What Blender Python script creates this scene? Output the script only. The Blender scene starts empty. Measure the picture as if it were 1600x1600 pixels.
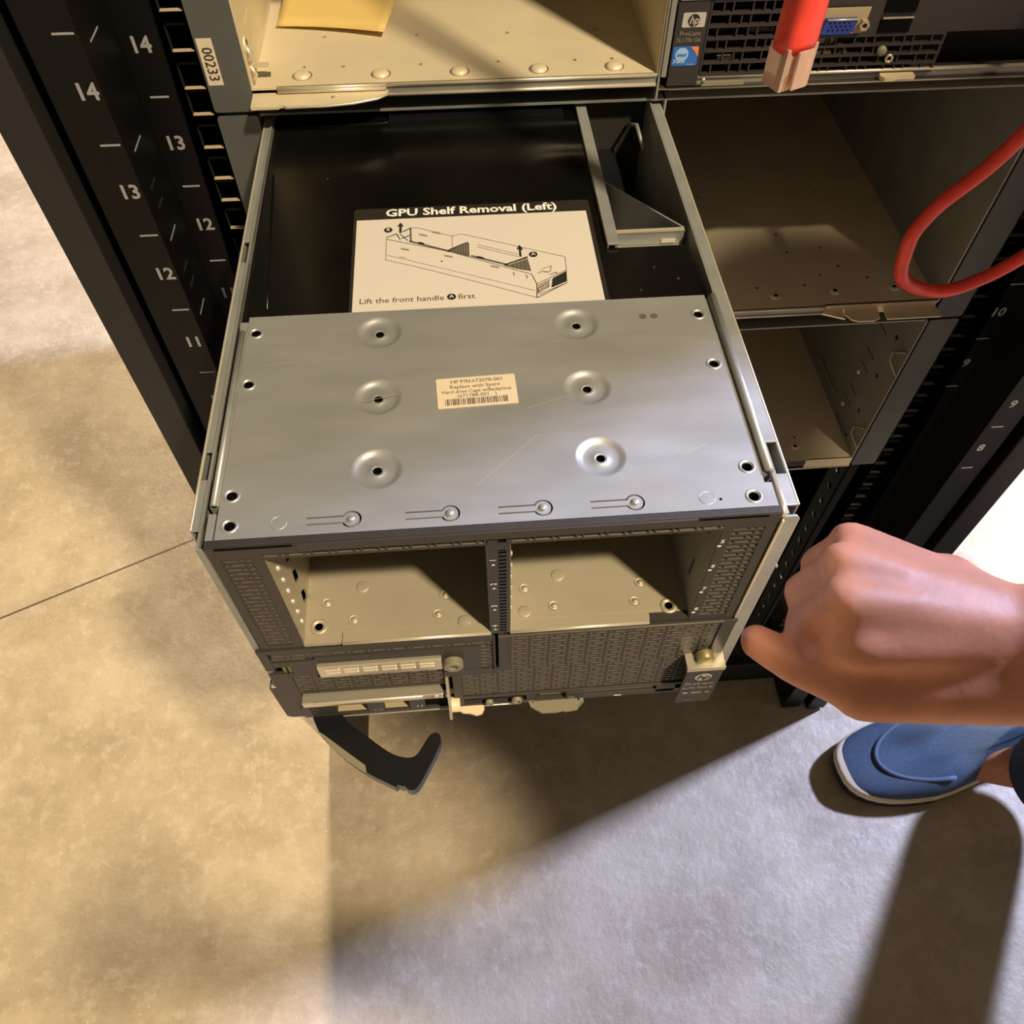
import bpy, math, random
from mathutils import Matrix, Vector
random.seed(7)
sc = bpy.context.scene
COL = sc.collection

# ------------------------------------------------------------------ camera
cam_d = bpy.data.cameras.new('camera'); cam = bpy.data.objects.new('camera', cam_d); COL.objects.link(cam)
pit, yaw, roll = math.radians(35.162), math.radians(-4.6013), math.radians(0.2224)
R = Matrix.Rotation(yaw, 4, 'Z') @ Matrix.Rotation(pit, 4, 'X') @ Matrix.Rotation(roll, 4, 'Z')
cam.matrix_world = Matrix.Translation((0.09696, -0.1629, 0.24233)) @ R
cam_d.sensor_width = 36.0; cam_d.lens = 36.0 * 1260.9 / 1600.0
cam_d.clip_start = 0.01; cam_d.clip_end = 50
sc.camera = cam

# ------------------------------------------------------------------ world and large lights
w = bpy.data.worlds.new('world'); sc.world = w; w.use_nodes = True
w.node_tree.nodes['Background'].inputs[0].default_value = (0.62, 0.52, 0.38, 1)
w.node_tree.nodes['Background'].inputs[1].default_value = 0.26

def area(name, loc, target, size, power, col, size_y=None):
    d = bpy.data.lights.new(name, 'AREA'); d.size = size; d.energy = power; d.color = col
    if size_y: d.shape = 'RECTANGLE'; d.size_y = size_y
    o = bpy.data.objects.new(name, d); COL.objects.link(o); o.location = loc
    o.rotation_euler = (Vector(target) - Vector(loc)).to_track_quat('-Z', 'Y').to_euler()
    return o
area('warm_lamp_ceiling', (1.20, -1.15, 2.32), (0.0, 0.1, -0.3), 0.16, 128, (1.0, 0.82, 0.58))
area('warm_lamp_behind_row', (-0.245, 3.0, 1.9), (-0.4, 0.2, -0.86), 0.22, 150, (1.0, 0.81, 0.58))
area('cool_lamp_aisle_end', (3.92, 1.62, 3.0), (0.40, 0.0, -0.5), 0.38, 560, (0.54, 0.61, 1.0))

sc.view_settings.view_transform = 'Standard'; sc.view_settings.look = 'None'
sc.view_settings.gamma = 1.0; sc.view_settings.use_curve_mapping = False
sc.view_settings.exposure = 0.0

# ------------------------------------------------------------------ materials
def lin(c): return tuple((x / 12.92 if x <= 0.04045 else ((x + 0.055) / 1.055) ** 2.4) for x in [v / 255 for v in c])
MATS = {}
def mat(name, col=(128, 128, 128), rough=0.5, metal=0.0, spec=0.5, noise=None, bump=None, rnoise=None, coat=0, alpha=None, trans=0, emis=None, stretch=(1, 1, 1)):
    m = bpy.data.materials.new(name); m.use_nodes = True; nt = m.node_tree; N = nt.nodes; L = nt.links
    b = N['Principled BSDF']; c = lin(col)
    b.inputs['Base Color'].default_value = (*c, 1); b.inputs['Roughness'].default_value = rough
    b.inputs['Metallic'].default_value = metal; b.inputs['Specular IOR Level'].default_value = spec
    b.inputs['Coat Weight'].default_value = coat; b.inputs['Transmission Weight'].default_value = trans
    if noise or bump or rnoise:
        tc = N.new('ShaderNodeTexCoord'); mp = N.new('ShaderNodeMapping'); L.new(tc.outputs['Object'], mp.inputs[0])
        mp.inputs['Scale'].default_value = stretch
    if noise:
        sc_, amt = noise; n = N.new('ShaderNodeTexNoise'); n.inputs['Scale'].default_value = sc_; n.inputs['Detail'].default_value = 5
        L.new(mp.outputs[0], n.inputs['Vector']); r = N.new('ShaderNodeValToRGB'); L.new(n.outputs[0], r.inputs[0])
        r.color_ramp.elements[0].position = .3; r.color_ramp.elements[1].position = .7
        r.color_ramp.elements[0].color = (*[x * (1 - amt) for x in c], 1); r.color_ramp.elements[1].color = (*[min(1, x * (1 + amt)) for x in c], 1)
        L.new(r.outputs[0], b.inputs['Base Color'])
    if rnoise:
        sc_, lo, hi = rnoise; n = N.new('ShaderNodeTexNoise'); n.inputs['Scale'].default_value = sc_; n.inputs['Detail'].default_value = 4
        L.new(mp.outputs[0], n.inputs['Vector']); r = N.new('ShaderNodeMapRange'); L.new(n.outputs[0], r.inputs[0])
        r.inputs[1].default_value = .3; r.inputs[2].default_value = .7; r.inputs[3].default_value = lo; r.inputs[4].default_value = hi
        L.new(r.outputs[0], b.inputs['Roughness'])
    if bump:
        sc_, st = bump; n = N.new('ShaderNodeTexNoise'); n.inputs['Scale'].default_value = sc_; n.inputs['Detail'].default_value = 4
        L.new(mp.outputs[0], n.inputs['Vector']); q = N.new('ShaderNodeBump'); q.inputs['Strength'].default_value = st
        q.inputs['Distance'].default_value = 0.0004; L.new(n.outputs[0], q.inputs['Height']); L.new(q.outputs[0], b.inputs['Normal'])
    MATS[name] = m; return m

mat('galvanised', (166, 167, 162), 0.42, 0.5, noise=(60, .10), rnoise=(40, .36, .50), bump=(220, .12), stretch=(.35, 1, 1))
mat('galvanised_dull', (150, 150, 140), 0.55, 0.5, noise=(40, .10), bump=(300, .1))
mat('tray_metal_lit', (214, 200, 166), 0.5, 0.2, noise=(30, .05), bump=(400, .08))  # galvanised steel again, with the warm light put into its colour
mat('bay_metal', (176, 166, 140), 0.5, 0.4, noise=(30, .05), bump=(400, .06))
mat('rack_ear', (94, 97, 94), 0.55, 0.4, noise=(30, .06))
mat('bright_edge', (225, 215, 190), 0.35, 0.6)  # paler metal: highlights along the sheet edges are put into the colour
mat('bezel', (55, 50, 44), 0.5, 0.2, noise=(80, .08), bump=(600, .12))
mat('bezel_dark', (48, 45, 41), 0.5, 0.1)
mat('grille_paint', (92, 86, 70), 0.5, 0.2)
mat('slot_edge_lit', (100, 94, 80), 0.5, 0.2)  # slot ledges: light on their upward faces is put into the colour
mat('void_shade', (6, 6, 5), 0.9, 0, 0.1)  # near-black for openings and gaps: the shade in them is painted
mat('dark_inside', (40, 38, 32), 0.7, 0.1)  # inner walls and backings, their interior darkness put into the colour
mat('cover_plastic', (13, 12, 10), 0.2, 0, 0.4, rnoise=(14, .10, .38), noise=(12, .5), bump=(30, .05))
mat('black_plastic', (17, 17, 19), 0.34, 0, 0.5, bump=(500, .1))
mat('black_paint', (14, 12, 11), 0.45, 0, 0.2, bump=(300, .12), noise=(8, .25))
mat('grey_paint', (36, 34, 32), 0.5, 0, 0.4, bump=(300, .1))
mat('hole_edge', (205, 185, 150), 0.5, 0.3)
mat('number_ink', (150, 150, 148), 0.6)
mat('label_white', (208, 201, 188), 0.55)
mat('label_cream', (214, 198, 170), 0.55)
mat('label_black', (38, 34, 29), 0.5)
mat('ink', (34, 32, 28), 0.6)
mat('ink_soft', (140, 130, 112), 0.6)
mat('ink_grey', (90, 84, 72), 0.6)
mat('white_ink', (232, 230, 222), 0.6)
mat('yellow_paper', (204, 176, 104), 0.7, noise=(20, .04))
mat('silver', (200, 192, 170), 0.32, 0.7)
mat('cream_plastic', (226, 204, 164), 0.5)
mat('tan_plastic', (128, 122, 98), 0.5)
mat('brass', (158, 146, 100), 0.45, 0.5)
mat('green_board', (96, 112, 56), 0.5)
mat('logo_silver', (196, 190, 178), 0.4, 0.3)
mat('badge_blue', (40, 104, 190), 0.35)
mat('badge_light', (150, 190, 226), 0.4)
mat('badge_orange', (232, 130, 70), 0.4)
mat('vga_blue', (30, 52, 132), 0.4)
mat('port_beige', (158, 144, 112), 0.5)
mat('red_rubber', (232, 66, 48), 0.38, noise=(90, .15), bump=(160, .5))
mat('clear_plastic', (240, 205, 180), 0.18, 0, 0.5, trans=0.55)
mat('gold', (210, 170, 90), 0.3, 0.8)
mat('skin', (216, 146, 110), 0.5, 0, 0.4, noise=(45, .12), bump=(220, .35))
MATS['skin'].node_tree.nodes['Principled BSDF'].inputs['Subsurface Weight'].default_value = 0.12
MATS['skin'].node_tree.nodes['Principled BSDF'].inputs['Subsurface Scale'].default_value = 0.006
mat('nail', (222, 170, 150), 0.3)
mat('shoe_blue', (68, 86, 106), 0.85, noise=(300, .15), bump=(900, .5))
mat('shoe_blue_light', (90, 110, 130), 0.8, bump=(900, .4))
mat('shoe_sole', (226, 208, 174), 0.6)
mat('shoe_outsole', (22, 20, 18), 0.7)
mat('denim', (50, 56, 70), 0.9, noise=(200, .2), bump=(500, .4))
mat('shirt_cloth', (96, 98, 102), 0.9, bump=(300, .3))
mat('hair', (60, 44, 32), 0.7)

# concrete floor: warm mottled concrete with pale flecks that paint its sparkle and one saw-cut joint
def concrete():
    m = bpy.data.materials.new('concrete'); m.use_nodes = True; nt = m.node_tree; N = nt.nodes; L = nt.links; b = N['Principled BSDF']
    tc = N.new('ShaderNodeTexCoord')
    def noise(s, d=6, ro=.6):
        n = N.new('ShaderNodeTexNoise'); n.inputs['Scale'].default_value = s; n.inputs['Detail'].default_value = d; n.inputs['Roughness'].default_value = ro
        L.new(tc.outputs['Object'], n.inputs['Vector']); return n
    def mix(a, bcol, fac, mode='MIX'):
        x = N.new('ShaderNodeMix'); x.data_type = 'RGBA'; x.blend_type = mode
        for val, i in ((fac, 0), (a, 6), (bcol, 7)):
            if isinstance(val, (int, float)): x.inputs[i].default_value = val
            elif isinstance(val, tuple): x.inputs[i].default_value = (*val, 1)
            else: L.new(val, x.inputs[i])
        return x.outputs[2]
    def ramp(src, p0, p1, v0=0, v1=1):
        r = N.new('ShaderNodeMapRange'); L.new(src, r.inputs[0]); r.inputs[1].default_value = p0; r.inputs[2].default_value = p1
        r.inputs[3].default_value = v0; r.inputs[4].default_value = v1; return r.outputs[0]
    c = mix(lin((166, 149, 122)), lin((200, 184, 155)), ramp(noise(7, 8, .65).outputs[0], .35, .65))
    c = mix(c, lin((146, 127, 98)), ramp(noise(2.6, 3).outputs[0], .5, .75, 0, .45))
    c = mix(c, lin((208, 196, 172)), ramp(noise(60, 4).outputs[0], .52, .72, 0, .5))
    v = N.new('ShaderNodeTexVoronoi'); v.inputs['Scale'].default_value = 95; L.new(tc.outputs['Object'], v.inputs['Vector'])
    c = mix(c, lin((236, 228, 214)), ramp(v.outputs['Distance'], .10, .02, 0, .8))
    # saw-cut joint
    sx = N.new('ShaderNodeSeparateXYZ'); L.new(tc.outputs['Object'], sx.inputs[0])
    def mth(op, a, bb):
        q = N.new('ShaderNodeMath'); q.operation = op
        for i, val in enumerate((a, bb)):
            if val is None: continue
            if isinstance(val, (int, float)): q.inputs[i].default_value = val
            else: L.new(val, q.inputs[i])
        return q.outputs[0]
    d = mth('ABSOLUTE', mth('SUBTRACT', mth('MULTIPLY', mth('ADD', sx.outputs['X'], .459), -.412), mth('MULTIPLY', mth('SUBTRACT', sx.outputs['Y'], .5516), -.911)), None)
    j = ramp(d, .0012, .0022, 1, 0)
    c = mix(c, lin((84, 72, 54)), j)
    L.new(c, b.inputs['Base Color'])
    L.new(ramp(noise(45, 5).outputs[0], .35, .65, .40, .58), b.inputs['Roughness'])
    b.inputs['Specular IOR Level'].default_value = 0.65
    bp = N.new('ShaderNodeBump'); bp.inputs['Strength'].default_value = .8; bp.inputs['Distance'].default_value = .0016
    L.new(noise(85, 6, .7).outputs[0], bp.inputs['Height']); L.new(bp.outputs[0], b.inputs['Normal'])
    MATS['concrete'] = m
concrete()

# ------------------------------------------------------------------ mesh builder
def circle(cx, cy, r, n=20, a0=0.0): return [(cx + r * math.cos(a0 + 2 * math.pi * i / n), cy + r * math.sin(a0 + 2 * math.pi * i / n)) for i in range(n)]
def arc(cx, cy, r, a0, a1, n=8): return [(cx + r * math.cos(math.radians(a0 + (a1 - a0) * i / n)), cy + r * math.sin(math.radians(a0 + (a1 - a0) * i / n))) for i in range(n + 1)]
def rect(x0, x1, y0, y1): return [(x0, y0), (x1, y0), (x1, y1), (x0, y1)]
def rrect(x0, x1, y0, y1, r, n=3):
    return arc(x1 - r, y1 - r, r, 0, 90, n) + arc(x0 + r, y1 - r, r, 90, 180, n) + arc(x0 + r, y0 + r, r, 180, 270, n) + arc(x1 - r, y0 + r, r, 270, 360, n)
def top(z): return Matrix.Translation((0, 0, z))                                             # (u,v,w) -> (x,y,z)
def front(y): return Matrix(((1, 0, 0, 0), (0, 0, -1, y), (0, 1, 0, 0), (0, 0, 0, 1)))        # (x, z, outward -y)
def sideR(x): return Matrix(((0, 0, 1, x), (1, 0, 0, 0), (0, 1, 0, 0), (0, 0, 0, 1)))         # (y, z, outward +x)
def sideL(x): return Matrix(((0, 0, -1, x), (1, 0, 0, 0), (0, 1, 0, 0), (0, 0, 0, 1)))        # (y, z, outward -x)
def R2(deg): return Matrix.Rotation(math.radians(deg), 4, 'Z')

def curve_mesh(splines, thick):
    cd = bpy.data.curves.new('tmp', 'CURVE'); cd.dimensions = '2D'; cd.fill_mode = 'BOTH'; cd.extrude = thick / 2
    for pts in splines:
        s = cd.splines.new('POLY'); s.points.add(len(pts) - 1); s.use_cyclic_u = True
        for p, q in zip(s.points, pts): p.co = (q[0], q[1], 0, 1)
    return _eval(cd)
def _eval(cd):
    o = bpy.data.objects.new('tmp', cd); COL.objects.link(o); dg = bpy.context.evaluated_depsgraph_get(); dg.update()
    me = bpy.data.meshes.new_from_object(o.evaluated_get(dg)); bpy.data.objects.remove(o); bpy.data.curves.remove(cd)
    return me

class MB:
    def __init__(s): s.v = []; s.f = []; s.m = []; s.sm = []; s.names = []
    def mi(s, name):
        if name not in s.names: s.names.append(name)
        return s.names.index(name)
    def add(s, vs, fs, mt, smooth=False, M=None):
        o = len(s.v); s.v += [tuple(M @ Vector(p)) if M else tuple(p) for p in vs]; i = s.mi(mt)
        for f in fs: s.f.append([o + k for k in f]); s.m.append(i); s.sm.append(smooth)
        return s
    def box(s, x0, x1, y0, y1, z0, z1, mt, M=None):
        vs = [(x, y, z) for z in (z0, z1) for y in (y0, y1) for x in (x0, x1)]
        return s.add(vs, [(0, 2, 3, 1), (4, 5, 7, 6), (0, 1, 5, 4), (2, 6, 7, 3), (0, 4, 6, 2), (1, 3, 7, 5)], mt, False, M)
    def plate(s, outline, holes, thick, mt, M):            # top surface on the local w = 0 plane
        me = curve_mesh([outline] + list(holes), thick)
        s.add([(p.co.x, p.co.y, p.co.z - thick / 2) for p in me.vertices], [list(p.vertices) for p in me.polygons], mt, False, M)
        bpy.data.meshes.remove(me); return s
    def poly(s, pts, w, mt, M): return s.plate(pts, [], 0.00012, mt, M @ Matrix.Translation((0, 0, w)))
    def text(s, body, u, v, size, mt, M, w=0.0001, align='CENTER', bold=0.0, rot=0, sx=1.0, shear=0):
        cd = bpy.data.curves.new('t', 'FONT'); cd.body = body; cd.size = size; cd.align_x = align; cd.align_y = 'CENTER'; cd.offset = bold; cd.resolution_u = 2; cd.shear = shear
        me = _eval(cd); T = M @ Matrix.Translation((u, v, w)) @ R2(rot) @ Matrix.Diagonal((sx, 1, 1, 1))
        s.add([p.co for p in me.vertices], [list(p.vertices) for p in me.polygons], mt, False, T); bpy.data.meshes.remove(me); return s
    def line(s, pts, wd, mt, M, w=0.0001, closed=False):
        pts = [Vector((p[0], p[1])) for p in pts]
        if closed: pts.append(pts[0])
        for a, b in zip(pts, pts[1:]):
            d = b - a
            if d.length < 1e-7: continue
            d.normalize(); n = Vector((-d.y, d.x)) * wd / 2; e = d * wd * .3
            s.add([(*(a - e + n), w), (*(a - e - n), w), (*(b + e - n), w), (*(b + e + n), w)], [(0, 1, 2, 3)], mt, False, M)
        return s
    def lathe(s, u, v, prof, mt, M, n=20, smooth=True, cap=None):   # prof: [(r, w)...]
        vs = []; fs = []
        for r, h in prof: vs += [(u + r * math.cos(2 * math.pi * i / n), v + r * math.sin(2 * math.pi * i / n), h) for i in range(n)]
        for k in range(len(prof) - 1):
            for i in range(n): j = (i + 1) % n; fs.append((k * n + i, (k + 1) * n + i, (k + 1) * n + j, k * n + j))
        s.add(vs, fs, mt, smooth, M)
        if cap: s.add(vs[-n:], [tuple(range(n))], cap, False, M)
        return s
    def dome(s, u, v, r, h, mt, M, n=14): return s.lathe(u, v, [(r, 0), (r * .92, h * .5), (r * .7, h * .85), (r * .35, h), (r * .02, h)], mt, M, n, True, mt)
    def tube(s, pts, rad, mt, n=12, cap=True):
        P = [Vector(p) for p in pts]; rad = rad if isinstance(rad, (list, tuple)) else [rad] * len(P); vs = []; fs = []; prev = None
        for i, p in enumerate(P):
            t = (P[min(i + 1, len(P) - 1)] - P[max(i - 1, 0)]).normalized()
            if prev is None: a = t.orthogonal().normalized()
            else: a = (prev - t * prev.dot(t)).normalized()
            prev = a; b = t.cross(a)
            vs += [tuple(p + (a * math.cos(2 * math.pi * k / n) + b * math.sin(2 * math.pi * k / n)) * rad[i]) for k in range(n)]
        for i in range(len(P) - 1):
            for k in range(n): j = (k + 1) % n; fs.append((i * n + k, i * n + j, (i + 1) * n + j, (i + 1) * n + k))
        if cap: fs += [tuple(range(n))[::-1], tuple(range((len(P) - 1) * n, len(P) * n))]
        return s.add(vs, fs, mt, True)
    def grille(s, u0, u1, v0, v1, pitch, hs, t, mt, M, period=.009, u_gap=.0009):
        n = max(1, int((v1 - v0) / pitch)); pitch = (v1 - v0) / n; bar = pitch - hs
        for k in range(n):
            vb = v0 + k * pitch
            s.box(u0, u1, vb, vb + bar, -t, 0, mt, M)
            u = u0; long_first = (k % 2 == 0); sl = period * .62; ss = period - sl - 2 * u_gap
            s.box(u0, u1, vb + bar, vb + bar + .00022, -t * .9, -.0001, 'slot_edge_lit', M)
            s.box(u, u + u_gap * .6, vb + bar, vb + pitch, -t, 0, mt, M); u += u_gap * .6; flag = long_first
            while u < u1 - 1e-6:
                e = min(u + (sl if flag else ss), u1); u = e; f = min(u + u_gap, u1)
                if f > u: s.box(u, f, vb + bar, vb + pitch, -t, 0, mt, M)
                u = f; flag = not flag
        return s
    def build(s, name, parent=None, bevel=0, loc=None):
        me = bpy.data.meshes.new(name); me.from_pydata(s.v, [], s.f)
        for nme in s.names: me.materials.append(MATS[nme])
        for p, i, q in zip(me.polygons, s.m, s.sm): p.material_index = i; p.use_smooth = q
        me.validate(); me.update()
        o = bpy.data.objects.new(name, me); COL.objects.link(o)
        if parent:
            o.parent = parent; o.matrix_parent_inverse = parent_world(parent).inverted()
        if bevel:
            bm = o.modifiers.new('bevel', 'BEVEL'); bm.width = bevel; bm.segments = 2; bm.limit_method = 'ANGLE'; bm.angle_limit = math.radians(50)
            bm.harden_normals = False
        return o
def parent_world(o):
    m = o.matrix_basis.copy()
    if o.parent: m = parent_world(o.parent) @ o.matrix_parent_inverse @ m
    return m
def thing(name, loc, label, cat, group=None):
    o = bpy.data.objects.new(name, None); COL.objects.link(o); o.location = loc; o.empty_display_size = .02
    o['label'] = label; o['category'] = cat
    if group: o['group'] = group
    return o
def tag(o, label, cat, group=None):
    o['label'] = label; o['category'] = cat
    if group: o['group'] = group
    return o
def struct(o): o['kind'] = 'structure'; return o

FZ = -0.86          # floor height
YC = 0.287          # front plane of the mounted chassis

# ------------------------------------------------------------------ setting
struct(MB().box(-5, 5, -4, 5, FZ - .05, FZ, 'concrete').build('floor'))

# ------------------------------------------------------------------ server rack
rack = thing('server_rack', (0.22, 0.6, FZ), 'tall black open server rack with white unit numbers, holding the stacked metal chassis', 'rack')
ZT, ZB = 1.15, FZ + .004
UP = .0535
def unit_marks(m, u, M, names, ztick, dx=.0):
    for k, n in enumerate(names):
        m.text(n, u + dx, ztick + UP * .5 - k * UP, .0115, 'number_ink', M, bold=.0003)
    for k in range(len(names) + 1):
        m.box(u - .0045, u + .0055, ztick + (1 - k) * UP - .0005, ztick + (1 - k) * UP + .0005, 0, .0002, 'number_ink', M)
# left post: inner mounting strip with square holes
holesz = [.0545, .036, .0165, .002, -.0172, -.0358, -.0498, -.071]
hz = []
z = .002
for k in range(-16, 9):      # three holes per rack unit
    for off in (0, .0145, .034): hz.append(.002 + k * UP + off)
def strip(x0, x1, hx0, hx1, zlist, name, edge='hole_edge'):
    m = MB()
    hs = [rect(hx0, hx1, zz, zz + .0128) for zz in zlist]
    m.plate(rect(x0, x1, ZB, ZT), hs, .0028, 'black_paint', front(YC + .001))
    for zz in zlist:
        m.box(hx0, hx1, YC + .001, YC + .0038, zz - .0001, zz + .0003, edge)
        m.box(hx0, hx0 + .0003, YC + .001, YC + .0038, zz, zz + .0128, 'grey_paint')
    return m
m = strip(-.0695, -.0115, -.0455, -.0340, hz, 'l')
unit_marks(m, -.0605, front(YC + .001), ['15', '14', '13', '12', '11', '10', '9'], .013 + UP, .0)
m.build('mounting_strip', rack)
m = MB()
m.box(-.0716, -.0695, .240, .300, ZB, ZT, 'black_paint')
for zz in (.0042, -.0509, -.106, .059): m.box(-.0695, -.0693, .2505, .2655, zz - .0004, zz + .0004, 'number_ink')
for zz in (-.018, -.030, -.073, -.085): m.box(-.0695, -.0690, .252, .262, zz - .0012, zz, 'grey_paint')
m.build('post_side_wall', rack)
m = MB().box(-.0945, -.0716, .240, .300, ZB, ZT, 'black_paint')
unit_marks(m, -.0765, front(.240), ['15', '14', '13', '12', '11', '10', '9', '8'], .0140 + UP)
m.build('front_column', rack, .0008)
m = MB().box(-.124, -.1035, .235, .29, ZB, ZT, 'grey_paint').box(-.1035, -.0945, .255, .30, ZB, ZT, 'void_shade')
m.build('front_frame', rack, .0012)
# right post (mirror)
hx = [(.4700, .4815)]
m = strip(.4555, .5155, .4790, .4905, hz, 'r', 'grey_paint')
m.plate(rect(.302, .330, ZB, -.36), [circle(.316, -.375 - k * .0262, .0045, 10) for k in range(18)], .0015, 'rack_ear', sideL(.4665))
unit_marks(m, .5065, front(YC + .001), ['15', '14', '13', '12', '11', '10', '9'], .013 + UP)
m.build('mounting_strip', rack)
m = MB().box(.5155, .5176, .240, .300, ZB, ZT, 'black_paint').box(.5176, .5405, .240, .300, ZB, ZT, 'black_paint')
unit_marks(m, .5245, front(.240), ['15', '14', '13', '12', '11', '10', '9', '8'], .0140 + UP)
m.build('front_column', rack, .0008)
MB().box(.5495, .575, .235, .29, ZB, ZT, 'black_paint').box(.5405, .5495, .255, .30, ZB, ZT, 'void_shade').build('front_frame', rack, .0012)
MB().box(-.124, -.122, .29, 1.12, ZB, ZT, 'black_paint').build('side_panel', rack)
MB().box(.573, .575, .29, 1.12, ZB, ZT, 'black_paint').build('side_panel', rack)
MB().box(-.122, .573, 1.10, 1.12, ZB, ZT, 'black_paint').build('rear_door', rack)
MB().box(-.124, .575, .235, 1.12, ZT, ZT + .02, 'black_paint').build('roof_panel', rack)
m = MB().plate(rect(-.0716, .5155, .292, 1.09), [circle(.528 - .03, .385, .010, 16), circle(.2, .385, .010, 16)], .002, 'grey_paint', top(-.800))
m.box(-.0716, .5155, .29, 1.09, -.812, -.806, 'void_shade')
m.box(-.0716, .5155, .284, .292, -.845, -.799, 'grey_paint').box(-.0716, .5155, .286, .292, ZB, -.846, 'black_paint')
m.build('base_plate', rack, .0006)

# ------------------------------------------------------------------ chassis (three stacked enclosures)
def lip(m, x0, x1, zt, zb):
    m.box(x0, x1, YC, YC + .0012, zb, zt, 'galvanised_dull')
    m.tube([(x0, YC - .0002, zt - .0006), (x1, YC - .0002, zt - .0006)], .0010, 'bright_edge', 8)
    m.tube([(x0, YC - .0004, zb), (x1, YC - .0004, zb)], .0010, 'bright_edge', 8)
small = lambda pts: [circle(x, y, .0015, 8) for x, y in pts]
def ear(c, z0, z1, mir=False):
    m = MB()
    if not mir: m.plate(rrect(-.0325, -.0098, z0 + .0005, z1 - .0005, .0015), [], .0014, 'rack_ear', front(YC - .0008))
    else: m.plate(rrect(.4540, .4765, z0 + .0005, z1 - .0005, .0015), [], .0014, 'rack_ear', front(YC - .0008))
    return m.build('mounting_ear', c, .0004)

# upper chassis
ch = thing('server_chassis', (0.22, YC, .002), 'topmost galvanised chassis, its open left bay holding the yellow paper', 'chassis')
TZ = .0162
def up(L): return [(x + (.097 - x) * .0267, y - .0121) for x, y in L]
dm = up([(.0146, .3103), (.0591, .3092), (.1039, .3089), (.1494, .3085), (.1931, .3083)])
sh = up([(.0795, .3536), (.1339, .3529), (.1881, .3531), (.0369, .3196), (.0814, .3193), (.1262, .3191), (.1709, .3181), (.1926, .318), (.0243, .3551), (.0146, .3205),
      (.05, .42), (.1, .42), (.15, .42), (.19, .42), (.4, .33), (.35, .33), (.3, .33)])
m = MB().plate(rect(-.0098, .2140, YC, .95), small([q for q in sh if q[0] < .21]), .0012, 'tray_metal_lit', top(TZ)).plate(rect(.2150, .4525, YC, .95), [], .0012, 'tray_metal_lit', top(.0080))
m.box(-.0098, .2140, .29, .95, TZ - .0030, TZ - .0022, 'void_shade')
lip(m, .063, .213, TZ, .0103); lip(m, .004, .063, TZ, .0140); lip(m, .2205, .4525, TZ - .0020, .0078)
tf = m.build('tray_floor', ch)
for x, y in dm:
    MB().dome(x, y, .0048, .0022, 'tray_metal_lit', top(TZ)).lathe(x, y + .0006, [(.0056, .0001), (.005, .0002)], 'ink_grey', top(TZ), 16).build('embossed_dimple', tf)  # dark ring set slightly back paints the shaded far side of the dome
m = MB().plate([(-.0098, .2885), (.064, .2885), (.0635, .2840), (.058, .2795), (.045, .2755), (.031, .2738), (.0085, .2736), (.008, .2748), (.0055, .2748), (.005, .2736), (-.0098, .2736)], [], .0015, 'tray_metal_lit', top(.0127))
m.tube([(.0635, .2840, .0120), (.058, .2795, .0120), (.045, .2755, .0120), (.031, .2738, .0120), (.009, .2736, .0120)], .0009, 'bright_edge', 6).dome(.034, .2815, .0012, .0005, 'galvanised_dull', top(.0127))
m.build('front_tab', ch, .0004)
# left inner wall
wl = [[(.3192, .0440), (.3192, .0426), (.3034, .0412), (.3034, .0426)], [(.3203, .0292), (.3203, .0278), (.3040, .0280), (.3040, .0294)], [(.335, .0440), (.335, .0426), (.350, .0430), (.350, .0444)], [(.335, .0258), (.335, .0250), (.350, .0258), (.350, .0265)],
      [(.304, .055), (.304, .0542), (.318, .0548), (.318, .0556)]]
m = MB().plate(rect(YC, .95, TZ, .17), [[(p[0], p[1]) for p in q] for q in wl], .0012, 'tray_metal_lit', sideR(-.0085))
m.box(-.0120, -.0105, YC, .95, TZ, .17, 'void_shade')
m.lathe(.293, .036, [(.0042, .0), (.0042, .0008), (.0028, .001)], 'tray_metal_lit', sideR(-.0085), 16)
for k, zz in enumerate((.022, .032)): m.tube([(-.0085, .2885 + .002, zz - .004), (-.0060, .290, zz), (-.0085, .2915, zz + .005)], .0012, 'bright_edge', 8)
m.box(-.0085, -.0002, .2985, .3010, .0215, .0232, 'bright_edge').box(-.0085, -.0002, .2985, .3010, .0170, .0180, 'ink_grey')
m.build('side_wall', ch)
MB().box(.2130, .2142, YC, .95, TZ, .17, 'tray_metal_lit').box(.2138, .2150, YC - .001, YC + .006, .0022, .17, 'galvanised_dull').build('divider_wall', ch)
MB().box(.4515, .4528, YC, .95, TZ, .17, 'galvanised_dull').build('side_wall', ch)
MB().box(-.0098, .4525, YC, .95, .172, .175, 'galvanised_dull').build('top_panel', ch)
MB().box(-.0098, .4525, .948, .95, TZ, .172, 'dark_inside').build('rear_wall', ch)
e0 = ear(ch, .0035, .178); ear(ch, .0035, .178, True)
m = MB().plate(rect(-.0314, -.0234, .0190, .0430), [], .0002, 'label_cream', front(YC - .0009) )
m.text('00233', -.0274, .0300, .0078, 'ink', front(YC - .0011), rot=-90, sx=.9)
m.build('number_sticker', e0)

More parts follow.
